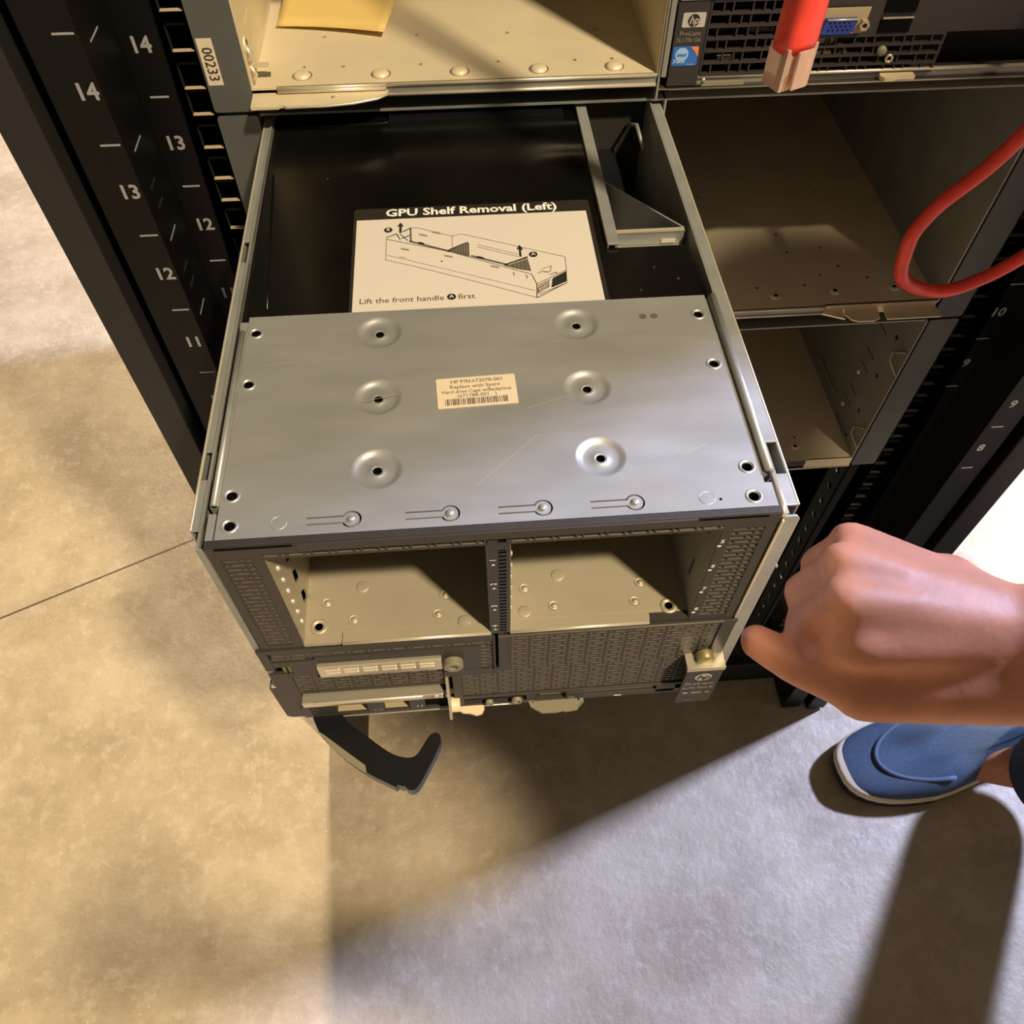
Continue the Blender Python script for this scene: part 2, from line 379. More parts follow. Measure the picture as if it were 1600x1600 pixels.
# middle chassis (the pulled out server belongs to its left bay)
cm = thing('server_chassis', (0.22, YC, -.176), 'middle galvanised chassis the long server slides out of, right bay empty', 'chassis')
SZ = -.1588
m = MB().plate(rect(-.0098, .4525, YC, .95), [circle(x, y, .0016, 8) for x, y in [(.3205, .312), (.3575, .3125), (.3725, .323), (.3900, .3330), (.408, .318), (.355, .352), (.382, .356), (.37, .41), (.352, .375), (.40, .43), (.30, .43)]], .0012, 'tray_metal_lit', top(SZ))
m.box(-.0098, .4525, .29, .95, SZ - .0030, SZ - .0022, 'void_shade')
lip(m, .222, .366, SZ, -.1648)
m.box(.366, .4525, YC + .0012, YC + .0025, -.168, SZ, 'tray_metal_lit')
tf = m.build('tray_floor', cm)
for x, y in [(.332, .301), (.378, .3035), (.424, .3045)]: MB().lathe(x, y, [(.0044, 0), (.004, .0012), (.003, .0016), (.0016, .0012)], 'tray_metal_lit', top(SZ), 16, True, 'void_shade').build('embossed_dimple', tf)
m = MB().plate([(.366, .292), (.3645, .2855), (.3800, .2785), (.3810, .290)], [], .0012, 'bright_edge', top(-.1640)).build('front_tab', cm)
MB().plate([(.3835, .291), (.3815, .2835), (.3850, .2775), (.3895, .2755), (.4015, .2755), (.4065, .278), (.4085, .291)], [], .0012, 'tray_metal_lit', top(-.1642)).build('front_tab', cm)
MB().plate([(.4125, .291), (.4115, .2765), (.4525, .2765), (.4525, .291)], [], .0012, 'tray_metal_lit', top(-.1642)).build('front_tab', cm)
MB().box(.4515, .4528, YC, .95, SZ, .0, 'galvanised_dull').build('side_wall', cm)
MB().box(-.0110, -.0098, YC, .95, SZ, .0, 'galvanised_dull').build('side_wall', cm)
MB().box(.2205, .2217, YC + .002, .95, SZ, .0, 'galvanised_dull').build('divider_wall', cm)
MB().box(-.0098, .4525, .80, .803, SZ, .0, 'dark_inside').build('rear_wall', cm)
MB().box(-.0098, .4525, YC + .004, .95, -.0012, .0, 'galvanised_dull').build('top_panel', cm)
ear(cm, -.175, .0020); ear(cm, -.175, .0020, True)

# lower chassis
cl = thing('server_chassis', (0.22, YC, -.355), 'lowest galvanised chassis, empty, with slotted right wall', 'chassis')
LZ = -.3440
m = MB().plate(rect(-.0098, .4525, YC, .95), [circle(.405, .3155, .0015, 8), circle(.402, .3035, .0015, 8), circle(.3, .31, .0015, 8)], .0012, 'tray_metal_lit', top(LZ))
m.box(-.0098, .4525, .29, .95, LZ - .0045, LZ - .0035, 'void_shade')
m.box(-.0098, .385, YC + .0012, YC + .0024, -.3555, LZ, 'tray_metal_lit')
tf = m.build('tray_floor', cl)
m = MB().plate(rrect(.386, .408, -.3520, -.3445, .0012), [], .0012, 'bezel', front(YC - .0004))
m.build('front_tab', cl)
m = MB().plate(rect(.408, .4525, -.3560, -.3440), [], .0012, 'tray_metal_lit', front(YC - .0002)); m.tube([(.34, YC - .0004, -.3560), (.4525, YC - .0004, -.3555)], .0009, 'bright_edge', 8)
m.build('front_lip', cl)
MB().lathe(.402, .304, [(.0044, 0), (.004, .0012), (.003, .0016), (.0016, .0012)], 'tray_metal_lit', top(LZ), 16, True, 'void_shade').build('embossed_dimple', tf)
sl = [rrect(.3235, .3410, zz - .0007, zz + .0007, .0006, 1) for zz in (-.2552, -.2703, -.2990, -.3135, -.3422 + .002, -.2110, -.2260)]
sl += [circle(.3105, zz, .0024, 12) for zz in (-.2605, -.3048, -.3385, -.2165)]
m = MB().plate(rect(YC, .95, LZ, -.178), sl, .0012, 'galvanised_dull', sideL(.4515))
m.box(.4545, .4555, YC, .95, LZ, -.178, 'void_shade')
for zz in (-.2812, -.3235): m.dome(.3365, zz, .0028, .0016, 'bright_edge', sideL(.4515))
m.box(.4495, .4515, .352, .404, -.3290, -.3262, 'galvanised')
for zz in (-.318, -.226): m.tube([(.4512, .2875, zz - .012), (.4470, .2985, zz - .004), (.4470, .3000, zz + .004), (.4512, .2895, zz + .012)], .0009, 'galvanised_dull', 8)
m.build('side_wall', cl)
MB().box(-.0110, -.0098, YC, .95, LZ, -.178, 'galvanised_dull').build('side_wall', cl)
MB().box(-.0098, .4525, .94, .942, LZ, -.178, 'dark_inside').build('rear_wall', cl)
MB().box(-.0098, .4525, YC + .001, .95, -.179, -.1778, 'galvanised_dull').build('top_panel', cl)
ear(cl, -.355, -.1765); ear(cl, -.355, -.1765, True)

# ------------------------------------------------------------------ yellow paper on the upper tray
m = MB(); nx, ny = 14, 10
c00, c10, c11, c01 = Vector((-.002, .3545, 0)), Vector((.0615, .3380, 0)), Vector((.088, .4330, 0)), Vector((.012, .453, 0))
vs = []
for j in range(ny + 1):
    for i in range(nx + 1):
        a, b = i / nx, j / ny; p = c00 * (1 - a) * (1 - b) + c10 * a * (1 - b) + c11 * a * b + c01 * (1 - a) * b
        vs.append((p.x, p.y + .002 * math.sin(a * 3.1) * (1 - b), TZ + .0006 + .010 * math.exp(-((b - .42) / .3) ** 2) + .002 * a * (1 - b)))
fs = [(j * (nx + 1) + i, j * (nx + 1) + i + 1, (j + 1) * (nx + 1) + i + 1, (j + 1) * (nx + 1) + i) for j in range(ny) for i in range(nx)]
m.add(vs, fs, 'yellow_paper', True); o = m.build('paper_sheet'); sm = o.modifiers.new('solid', 'SOLIDIFY'); sm.thickness = .0003
tag(o, 'yellow sheet of paper lying in the open upper left bay', 'paper')

# ------------------------------------------------------------------ upper right server (slim, black grille)
s2 = thing('server', (.33, YC, .010), 'dark server at upper right with black grille, blue badge and blue video port', 'server')
F = front(YC)
m = MB().box(.2150, .2180, YC - .002, YC + .02, .0148, .093, 'galvanised_dull').box(.2155, .4500, YC - .002, YC + .4, .0085, .0095, 'bezel')
m.box(.2195, .4500, YC - .002, YC + .02, .0535, .0550, 'galvanised_dull')
m.build('face_frame', s2, .0004)
MB().box(.2180, .4500, YC + .020, YC + .45, .0095, .093, 'dark_inside').build('body', s2)
m = MB().box(.2187, .2355, YC - .003, YC + .01, .0105, .0530, 'bezel_dark')
G = front(YC - .003)
m.plate(rrect(.2218, .2340, .0412, .0484, .0008), [], .0003, 'logo_silver', G @ Matrix.Translation((0, 0, .0003)))
m.lathe(.2279, .0448, [(.0031, .0006), (.0001, .00062)], 'ink', G, 20, False)
m.text('hp', .2279, .0449, .0052, 'logo_silver', G, w=.0009, bold=.00008, shear=.25)
m.text('ProLiant', .2272, .0380, .0033, 'ink_soft', G).text('SL170z G6', .2268, .0348, .0030, 'ink_soft', G)
m.plate(rrect(.2193, .2333, .0215, .0315, .0008), [], .0003, 'badge_blue', G @ Matrix.Translation((0, 0, .0003)))
m.poly([(.2286, .0314), (.2330, .0314), (.2333, .0260), (.2312, .0290)], .0005, 'badge_orange', G)
m.lathe(.2243, .0275, [(.0036, .0005), (.0001, .0006)], 'badge_light', G @ Matrix.Translation((0, 0, 0)), 20, False)
m.text('intel', .2243, .0276, .0028, 'badge_blue', G, w=.0009, bold=.00003)
m.text('Xeon', .2232, .0240, .0030, 'badge_light', G, w=.0006, bold=.0001).text('inside', .2295, .0224, .0018, 'badge_light', G, w=.0006)
m.build('badge_panel', s2, .0004)
def cell_grille(u0, u1, v0, v1, rows, name, cols):
    g = MB(); h = (v1 - v0) / rows
    for r in range(rows + 1): g.box(u0, u1, v0 + r * h - .0007, v0 + r * h + .0007, -.0012, .0012, 'bezel', F)
    for r in range(rows):
        u = u0; k = 0
        g.box(u0 - .001, u0, v0 + r * h, v0 + (r + 1) * h, -.001, .001, 'bezel', F)
        while u < u1:
            u += (.0050, .0105, .0062)[(k + r) % 3]; k += 1
            if u < u1: g.box(u - .0004, u + .0004, v0 + r * h, v0 + (r + 1) * h, -.0008, .0008, 'bezel', F)
        g.box(u1, u1 + .001, v0 + r * h, v0 + (r + 1) * h, -.001, .001, 'bezel', F)
    return g
cell_grille(.2375, .2790, .0150, .0528, 6, 'a', 5).build('vent_grille', s2)
cell_grille(.2830, .3700, .0125, .0330, 4, 'b', 5).build('vent_grille', s2)
m = MB().box(.2805, .2830, YC - .003, YC + .01, .0105, .0535, 'bezel').box(.2830, .4480, YC - .001, YC + .012, .0335, .0535, 'bezel_dark').box(.2360, .2830, YC + .010, YC + .02, .0105, .0535, 'void_shade')
m.box(.238, .262, YC - .0045, YC - .003, .0105, .0125, 'tan_plastic'); m.lathe(.2385, .0142, [(.0013, .002), (.0012, .0026), (.0001, .0028)], 'silver', G, 10)
m.box(.247, .256, YC + .004, YC + .008, .0205, .0222, 'tan_plastic').box(.262, .275, YC + .004, YC + .008, .0345, .0360, 'bezel')
m.build('faceplate', s2)
m = MB().plate([(.2935, .0480), (.2905, .0375), (.2925, .0352), (.3215, .0352), (.3225, .0480)], [], .001, 'port_beige', front(YC - .0030))
m.plate([(.2990, .0435), (.2972, .0375), (.2985, .0362), (.3130, .0362), (.3150, .0378), (.3160, .0435)], [], .004, 'vga_blue', front(YC - .0060))
m.tube([(.2992, YC - .0062, .0437), (.3158, YC - .0062, .0437)], .0005, 'bright_edge', 6)
for r in range(3):
    for k in range(5): m.lathe(.3010 + k * .0026 + (r % 2) * .0012, .0385 + r * .0018, [(.0005, .0062), (.0001, .0063)], 'void_shade', front(YC), 8, False)
for x in (.2935, .3205): m.lathe(x, .0400, [(.0028, .0030), (.0028, .0060), (.0016, .0060), (.0014, .0036)], 'port_beige', front(YC), 6, False, 'ink_grey')
m.build('video_port', s2)
for u0, u1, v0, v1 in ((.3002, .3052, .0275, .0325), (.3072, .3105, .0275, .0322), (.2965, .2990, .0272, .0305), (.3000, .3095, .0222, .0248), (.2965, .2985, .0225, .0245), (.3145, .3185, .0222, .0245), (.2870, .2890, .0295, .0320)):
    MB().box(u0, u1, YC + .001, YC + .003, v0, v1, 'port_beige').build('component', s2)
for z0 in (.0345, .0445):
    MB().box(.3310, .3480, YC - .002, YC + .002, z0, z0 + .0075, 'void_shade').box(.3310, .3480, YC - .0026, YC - .002, z0 + .0072, z0 + .0080, 'silver').build('usb_port', s2)
MB().lathe(.3370, .0250, [(.0026, .001), (.0026, .0028), (.0001, .0030)], 'tan_plastic', F, 16).build('power_button', s2)
MB().lathe(.3430, .0205, [(.0024, .001), (.0024, .002), (.0014, .0022), (.0012, .001)], 'silver', F, 14, True, 'void_shade').build('indicator', s2)
m = MB().plate([(.3415, .2880), (.3400, .2830), (.3420, .2800), (.3460, .2795), (.3500, .2812), (.3600, .2812), (.3600, .2880)], [], .0018, 'cream_plastic', top(.0125)).build('latch_tab', s2, .0004)

# ------------------------------------------------------------------ pulled out server
sv = thing('server', (.105, .3, -.165), 'silver server pulled out of the rack, with two empty drive bays and perforated front', 'server')
W, D = .210, .1214
# top plate of the drive cage
emb = [(.0605, .1070), (.0605, .0686), (.0608, .0312), (.1467, .1060), (.1465, .0677), (.1469, .0309)]
scr = [(.0070, .1103), (.0071, .0796), (.0072, .0224), (.0080, .0087), (.2014, .1082), (.2016, .0773), (.2020, .0217), (.2012, .0077)]
clips = [(.0520, .0086), (.0880, .0084), (.1222, .0083), (.1565, .0082)]
holes = [circle(x, y, .0100, 28) for x, y in emb] + [circle(x, y, .0034, 18) for x, y in scr]
def keyslot(cx, cy):
    a = math.degrees(math.asin(.0018 / .0037)); b = math.degrees(math.asin(.0011 / .0030))
    o_ = [(cx - .0165, cy + .0018)] + arc(cx, cy, .0037, 180 - a, -180 + a, 16) + [(cx - .0165, cy - .0018)]
    i_ = [(cx - .0165, cy - .0011)] + arc(cx, cy, .0030, -180 + b, 180 - b, 16) + [(cx - .0165, cy + .0011)]
    return o_ + i_
holes += [keyslot(x, y) for x, y in clips]
m = MB().plate(rect(.0032, W - .0032, .0022, D - .0006), holes, .0010, 'galvanised', top(0))
T0 = top(0)
for x, y in emb:
    m.lathe(x, y, [(.0100, 0), (.0094, -.0001), (.0084, -.0008), (.0074, -.0014), (.0066, -.0016), (.0034, -.0016), (.0029, -.0012), (.0024, -.0011), (.0018, -.0014)], 'galvanised', T0, 28).lathe(x, y, [(.0018, -.0014), (.0018, -.004)], 'void_shade', T0, 28, True, 'void_shade')
for x, y in scr:
    m.lathe(x, y, [(.0034, 0), (.0030, .0005), (.0025, .0004), (.0020, -.0003)], 'galvanised', T0, 18).lathe(x, y, [(.0020, -.0003), (.0019, -.004)], 'void_shade', T0, 18, True, 'void_shade')
for x, y in clips: m.dome(x, y, .0016, .0012, 'galvanised', T0)
for x, y in ((.0256, .0088), (.1836, .0082)): m.lathe(x, y, [(.0031, 0), (.0029, .00025), (.0027, .00005)], 'galvanised', T0, 22).lathe(x, y, [(.0027, .00005), (.0001, .0001)], 'galvanised', T0, 22)
m.lathe(.1885, .0072, [(.0006, .0001), (.0001, .0001)], 'void_shade', T0, 8, False)
for x, y in ((.1766, .1085), (.1815, .1085)):                     # worn dark spots
    m.lathe(x, y, [(.0017, .00008), (.0001, .00009)], 'ink_grey', T0, 12, False)
for a, b in (((.121, .058), (.139, .064)), ((.098, .020), (.124, .044)), ((.180, .0300), (.189, .0340)), ((.176, .0300), (.178, .0330)), ((.0545, .0665), (.069, .0695)), ((.012, .0905), (.026, .0912)), ((.131, .0945), (.139, .0965))):
    m.line([a, b], .00022, 'bright_edge', T0, .00006)
tp = m.build('top_panel', sv)
m = MB().plate(rrect(.0032, W - .0032, D - .0046, D, .0022), [], .001, 'galvanised', Matrix.Translation((0, 0, -.0006)) @ Matrix.Rotation(math.radians(-6), 4, 'X') @ Matrix.Translation((0, .0, .013)) @ Matrix.Translation((0, 0, -.0002)))
# folded side ridges
r = MB()
r.tube([(.0009, .0185, -.0005), (.0009, .112, -.0005)], .0013, 'galvanised', 10); r.box(-.0006, .0032, .0185, .1185, -.012, -.0008, 'galvanised').box(-.0004, .0024, .0030, .0150, -.012, -.0006, 'galvanised')
r.build('side_fold', sv)
r = MB()
r.tube([(W + .0000, .0185, .0006), (W - .0002, .119, .0006)], .0019, 'galvanised', 10); r.box(W - .0032, W + .0018, .0185, .119, -.012, -.0006, 'galvanised')
r.tube([(W + .0012, .0180, -.001), (W + .0016, .0040, -.0012), (W + .0010, -.0006, -.003)], .0013, 'bright_edge', 8); r.box(W - .0032, W - .0004, .0030, .0140, -.012, -.0004, 'galvanised')
r.build('side_fold', sv)
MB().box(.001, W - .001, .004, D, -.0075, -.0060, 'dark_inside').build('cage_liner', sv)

# front frame of the drive cage
B = front(0)
m = MB()
m.box(0, W, -.0006, .0025, -.0009, .0006, 'bezel')                                  # rolled top edge
m.box(0, .0325, -.0008, .0015, -.0058, 0, 'bezel').box(.1780, W, -.0008, .0015, -.0058, 0, 'bezel')
m.box(.0325, .1780, -.0016, .0015, -.0042, .0003, 'bezel').box(.0325, .1780, -.0006, .0015, -.0052, -.0042, 'bezel_dark')
m.box(.0034, .0310, -.0012, -.0007, -.0012, -.0003, 'void_shade').box(.1790, .2050, -.0012, -.0007, -.0012, -.0003, 'void_shade')
m.grille(.0189, .1009, -.0088, -.0052, .0036, .0022, .0010, 'bezel', front(-.0010)).grille(.1094, .1896, -.0088, -.0052, .0036, .0022, .0010, 'bezel', front(-.0010))
m.build('front_frame', sv, .0003)
m = MB().box(0, .0035, -.0006, .0012, -.0815, -.0056, 'bezel').box(.0150, .0189, -.0006, .0012, -.0815, -.0056, 'bezel').box(.0035, .0150, -.0006, .0012, -.0815, -.0790, 'bezel').box(.0035, .0150, -.0006, .0012, -.0085, -.0056, 'bezel')
m.grille(.0035, .0150, -.0790, -.0085, .00305, .0017, .0014, 'bezel', front(-.0004), .0086, .0008)
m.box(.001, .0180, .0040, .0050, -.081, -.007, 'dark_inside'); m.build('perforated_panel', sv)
m = MB().box(.1896, .1932, -.0006, .0012, -.0815, -.0056, 'bezel').box(.2058, W, -.0006, .0012, -.0815, -.0056, 'bezel').box(.1932, .2058, -.0006, .0012, -.0815, -.0790, 'bezel').box(.1932, .2058, -.0006, .0012, -.0085, -.0056, 'bezel')
m.grille(.1932, .2058, -.0790, -.0085, .00305, .0017, .0014, 'bezel', front(-.0004), .0094, .0008)
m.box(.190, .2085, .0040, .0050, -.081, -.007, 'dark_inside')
for k, n in enumerate('5678'): m.text(n, .19115, -.0170 - k * .0180, .0034, 'white_ink', front(-.0007), bold=.00008).box(.1897, .1912, -.0207 - k * .018, -.0199 - k * .018, 0, .0002, 'white_ink', front(-.0006))
m.build('perforated_panel', sv)
m = MB().box(.1009, .1048, -.0014, .0012, -.0800, -.0050, 'black_plastic').box(.1078, .1094, -.0014, .0012, -.0800, -.0050, 'black_plastic').box(.1048, .1078, .0030, .0040, -.0800, -.0068, 'void_shade')
n = 25; p = (.0665) / n
for k in range(n + 1): m.box(.1048, .1078, -.0014, .0010, -.0795 + k * p, -.0795 + k * p + .0012, 'grille_paint' if False else 'black_plastic')
m.box(.1048, .1078, -.0014, .0012, -.0125, -.0068, 'black_plastic')
for k, t in enumerate('1234'): m.text(t, .1028, -.0185 - k * .0180, .0034, 'white_ink', front(-.0015), bold=.00008, rot=90).poly([(.1020, -.0222 - k * .018), (.1036, -.0222 - k * .018), (.1028, -.0209 - k * .018)], .0002, 'white_ink', front(-.0015))
m.build('centre_post', sv)
# bays
def bay(x0, x1, left):
    m = MB(); fl = top(-.0790)
    m.plate(rect(x0, x1, .0045, .115), [], .001, 'bay_metal', fl); m.box(x0, x1, .0, .0047, -.0802, -.0793, 'bay_metal')
    dots = [(.0284, .0187), (.0407, .0093), (.0814, .0189), (.0780, .0094)] if left else [(.1176, .0195), (.1301, .0096), (.1706, .0185), (.1667, .0092)]
    for x, y in dots: m.lathe(x, y, [(.0024, .0004), (.0019, .0002), (.0016, .0001), (.0012, .0010), (.0006, .0014), (.0001, .0014)], 'bay_metal', fl, 16)
    kn = [(.0439, .0261, .0030), (.0895, .0052, .0030)] if left else [(.1333, .0255, .0032), (.1165, .0078, .0030)]
    for x, y, r in kn: m.lathe(x, y, [(r, 0), (r - .0002, .0004), (r - .0006, .0005), (.0001, .0005)], 'bay_metal', fl, 20)
    x, y = (.0252, .0072) if left else (.1815, .0060)
    m.lathe(x, y, [(.0040, 0), (.0035, .0008), (.0026, .0006), (.0018, 0)], 'bay_metal', fl, 20, True, 'void_shade')
    a, b = (.0360, .1009) if left else (.1094, .1715)
    m.box(a, b, -.0014, .0032, -.0802, -.0784, 'bay_metal').tube([(a, -.0014, -.0795), (b, -.0014, -.0795)], .0009, 'bright_edge', 8)
    if left: m.box(.0189, a - .0004, -.0006, .0030, -.0820, -.0795, 'bay_metal')
    else: m.box(b + .0006, x1, -.0004, .0030, -.0812, -.0790, 'bezel')
    m.box(x0, x1, .113, .115, -.079, -.009, 'bay_metal')
    m.build('bay_floor', sv)
    m = MB(); hl = []
    for k in range(4): z0 = -.0145 - k * .0172; hl.append([(.0180, z0), (.0240, z0 - .0060), (.0240, z0 - .0140), (.0165, z0 - .0075)])
    m.plate(rect(0, .113, -.079, -.0080), hl, .0009, 'bay_metal', sideR(x0 + .0003)); m.box(x0 - .0035, x0 - .0030, .002, .10, -.079, -.010, 'void_shade')
    for k in range(7): m.dome(.0065, -.0180 - k * .0088, .0013, .0012, 'bright_edge', sideR(x0 + .0003), 10)
    m.dome(.0500, -.0300, .0018, .0018, 'bright_edge', sideR(x0 + .0003)).dome(.0500, -.0560, .0018, .0018, 'bright_edge', sideR(x0 + .0003)).box(x0, x0 + .0040, .070, .074, -.079, -.010, 'bay_metal')
    m.build('bay_wall', sv)
    m = MB().plate(rect(0, .113, -.079, -.0080), [rrect(.012, .0145, -.0640, -.0500, .001), rrect(.008, .0105, -.0250, -.0150, .001)], .0009, 'galvanised_dull', sideL(x1 - .0003)); m.box(x1 + .0030, x1 + .0035, .002, .10, -.079, -.010, 'void_shade')
    m.dome(.0450, -.0300, .0018, .0016, 'galvanised_dull', sideL(x1 - .0003)).dome(.0450, -.0560, .0018, .0016, 'galvanised_dull', sideL(x1 - .0003)).box(x1 - .0040, x1, .055, .059, -.079, -.010, 'bay_metal')
    m.build('bay_wall', sv)
bay(.0189, .1009, True); bay(.1094, .1896, False)

# side walls, floor, flanges and top rails of the long body
MB().box(-.0040, -.0028, .001, .78, -.1570, -.0030, 'galvanised_dull').build('side_wall', sv)
MB().box(.2125, .2137, .001, .78, -.1570, -.0030, 'galvanised_dull').build('side_wall', sv)
MB().box(-.0040, .2137, .002, .78, -.1570, -.1555, 'galvanised_dull').build('bottom_panel', sv)
def rail(x0, x1, segs, lipx, name='slide_rail'):
    m = MB()
    for y0, y1 in segs: m.box(x0, x1, y0, y1, -.0052, -.0040, 'galvanised')
    m.box(lipx, lipx + .0008, segs[0][0], segs[-1][1], -.016, -.0040, 'galvanised')
    m.tube([(lipx + .0004, segs[0][0], -.0044), (lipx + .0004, segs[-1][1], -.0044)], .0007, 'bright_edge', 6)
    m.box(min(x0, x1) + .0008, max(x0, x1) - .0004, segs[0][0], segs[-1][1], -.018, -.0165, 'void_shade')
    m.build(name, sv, .0003)
rail(-.0080, -.0028, [(.0105, .0340), (.0480, .1650), (.1810, .60)], -.0080)
rail(.2137, .2192, [(.0055, .0205), (.0365, .60)], .2184)
MB().box(.1697, .1757, .1660, .60, -.0052, -.0040, 'galvanised').box(.1697, .1705, .166, .60, -.05, -.0045, 'galvanised_dull').build('divider_rail', sv, .0004)
m = MB().plate([(.2108, -.0025), (.2160, -.0025), (.2175, -.0045), (.2178, -.1360), (.2108, -.1290)], [rect(.2115, .2165, -.1262, -.1248)], .0009, 'galvanised', front(-.0008))
m.tube([(.2110, -.0012, -.004), (.2106, -.0012, -.080)], .0007, 'bright_edge', 6)
m.box(.2105, .2175, -.0008, .006, -.137, -.136, 'galvanised').build('side_flange', sv, .0002)
m = MB().plate([(-.0036, -.0020), (-.0004, -.0030), (-.0014, -.125), (-.0040, -.122)], [], .0009, 'galvanised_dull', front(.0004)).build('side_flange', sv)
# glossy cover, open well with gusset
m = MB().plate([(-.0026, .1210), (.2090, .1210), (.2090, .1660), (.1695, .1660), (.1695, .60), (-.0026, .60)], [], .0015, 'cover_plastic', top(-.0065))
m.tube([(.002, .286, -.0066), (.060, .288, -.0066), (.085, .297, -.0066)], .0009, 'cover_plastic', 8).box(.062, .162, .2865, .2980, -.0068, -.0045, 'black_plastic').tube([(.062, .2985, -.0045), (.162, .2985, -.0045)], .0006, 'bezel', 6)
m.tube([(.0080, .133, -.0064), (.0062, .160, -.0064), (.0010, .240, -.0064)], .0006, 'cover_plastic', 6)
for x, y, rr in ((.03, .235, .0006), (.19, .15, .0007), (.20, .141, .0008), (.181, .134, .0007)): m.dome(x, y, rr, .0004, 'bezel', top(-.0065), 8)
cv = m.build('cover', sv)
m = MB().box(.1757, .2125, .166, .60, -.125, -.120, 'dark_inside').box(.1745, .1757, .170, .60, -.12, -.0055, 'galvanised_dull').box(.1757, .2125, .300, .301, -.12, -.0065, 'dark_inside')
m.box(.182, .196, .225, .30, -.075, -.035, 'black_plastic').tube([(.203, .300, -.02), (.205, .285, -.012), (.208, .272, -.02)], .0012, 'galvanised_dull', 8); m.build('side_well', sv)
m = MB(); a, b = Vector((.1757, .2205, 0)), Vector((.2100, .1785, 0)); d = (b - a).normalized(); nn = Vector((-d.y, d.x, 0)) * .0005
m.add([(*(a + nn).xy, -.0055), (*(b + nn).xy, -.0055), (*(b - nn).xy, -.0055), (*(a - nn).xy, -.0055), (*(a + nn).xy, -.034), (*(b + nn).xy, -.034), (*(b - nn).xy, -.034), (*(a - nn).xy, -.034)],
      [(0, 3, 2, 1), (4, 5, 6, 7), (0, 1, 5, 4), (1, 2, 6, 5), (2, 3, 7, 6), (3, 0, 4, 7)], 'galvanised')
m.box(.1757, .2100, .1755, .1780, -.0058, -.0050, 'bright_edge').box(.1757, .2100, .1700, .1755, -.0140, -.0130, 'galvanised_dull').box(.1757, .2100, .1758, .1766, -.0140, -.0055, 'galvanised').box(.1990, .2060, .1752, .1757, -.0118, -.0100, 'bright_edge')
m.tube([(.178, .205, -.030), (.209, .176, -.030)], .0008, 'galvanised_dull', 6); m.build('gusset_bracket', sv)

# instruction label
LM = top(-.00635)
m = MB().plate(rrect(.0452, .1655, .1225, .2062, .0020), [], .0003, 'label_black', top(-.00638) @ Matrix.Translation((0, 0, .0002)))
m.plate(rect(.0468, .1632, .1232, .1967), [], .0001, 'label_white', top(-.00610))
LW = top(-.00605)
m.text('GPU Shelf Removal (Left)', .1050, .2014, .0082, 'white_ink', LW, bold=.00022, sx=1.03)
m.text('Lift the front handle', .0498, .1348, .0050, 'ink_grey', LW, align='LEFT', bold=.00002, sx=.97).text('first', .0955, .1350, .0050, 'ink_grey', LW, align='LEFT', bold=.00002)
def mm(L): return [(x / 1000, y / 1000) for x, y in L]
def L_(pts, wd, mt, w=.0001): m.line(mm(pts), wd, mt, LW, w)
def badge(x, y, ch_):
    m.lathe(x, y, [(.0021, .0001), (.00001, .00012)], 'ink', LW, 18, False); m.text(ch_, x, y, .0030, 'label_white', LW, w=.0003, bold=.00006)
badge(.0925, .1352, 'A'); badge(.0627, .1877, 'B'); badge(.1331, .1633, 'A')
L_([(61.9, 181.8), (61.7, 164.4), (77.2, 157.8), (103.2, 145.7), (131.9, 131.8)], .00035, 'ink_soft')
L_([(62.4, 167.9), (103.4, 149.5), (131.3, 136.8)], .00025, 'ink_soft'); L_([(62.0, 180.3), (91.3, 169.1), (131.0, 148.5), (132.8, 141.3)], .00035, 'ink_grey')
L_([(74.0, 188.7), (77.2, 188.5), (94.2, 180.5), (98.9, 181.9), (111.1, 176.7), (126.3, 169.9), (148.3, 160.4), (147.8, 150.2)], .00035, 'ink_soft')
L_([(132.8, 141.3), (131.9, 131.8), (132.9, 132.1), (147.1, 141.3)], .0005, 'ink_grey'); L_([(132.8, 141.3), (147.8, 150.4)], .0004, 'ink_grey')
m.poly(mm([(140.6, 144.9), (147.8, 149.8), (147.2, 142.3), (139.4, 138.3)]), .0001, 'ink', LW); m.poly(mm([(133.0, 138.7), (138.8, 142.7), (138.4, 138.9), (132.6, 134.7)]), .0001, 'ink_grey', LW)
L_([(133.4, 140.0), (139.2, 143.8)], .0005, 'ink'); L_([(133.2, 134.0), (146.5, 140.8)], .0004, 'ink_grey'); L_([(133.4, 137.2), (138.2, 140.8)], .0005, 'label_white', .0003); L_([(133.4, 135.9), (137.6, 139.0)], .0004, 'label_white', .0003)
m.poly(mm([(68.2, 185.0), (68.2, 190.3), (67.2, 190.3), (68.8, 193.2), (70.4, 190.1), (69.4, 190.0), (69.4, 185.0)]), .0002, 'ink', LW)
m.poly(mm([(126.3, 162.1), (126.4, 167.7), (125.3, 167.7), (127.0, 171.1), (128.5, 167.2), (127.4, 167.2), (127.3, 162.0)]), .0002, 'ink', LW)
m.poly(mm([(91.3, 169.4), (101.6, 175.1), (102.4, 174.6), (102.2, 164.0), (96.5, 166.5)]), .0001, 'ink_grey', LW); m.poly(mm([(118.2, 155.9), (130.0, 161.2), (131.0, 150.8), (124.2, 153.2)]), .0001, 'ink_grey', LW)
for k in range(5): L_([(96.0 + k * 1.3, 167.4 - k * .6 + .4), (96.0 + k * 1.3, 171.6 + k * .7)], .0003, 'ink_soft', .0004); L_([(121.5 + k * 1.9, 154.6 - k * .7), (121.5 + k * 1.9, 157.3 + k * .7)], .0003, 'ink_soft', .0004)
L_([(93, 169.9), (101.6, 174.6)], .0006, 'ink', .0004); L_([(119, 156.3), (130, 161.3)], .0006, 'ink', .0004); L_([(120.5, 155.8), (130, 159.8)], .0003, 'label_white', .0005)
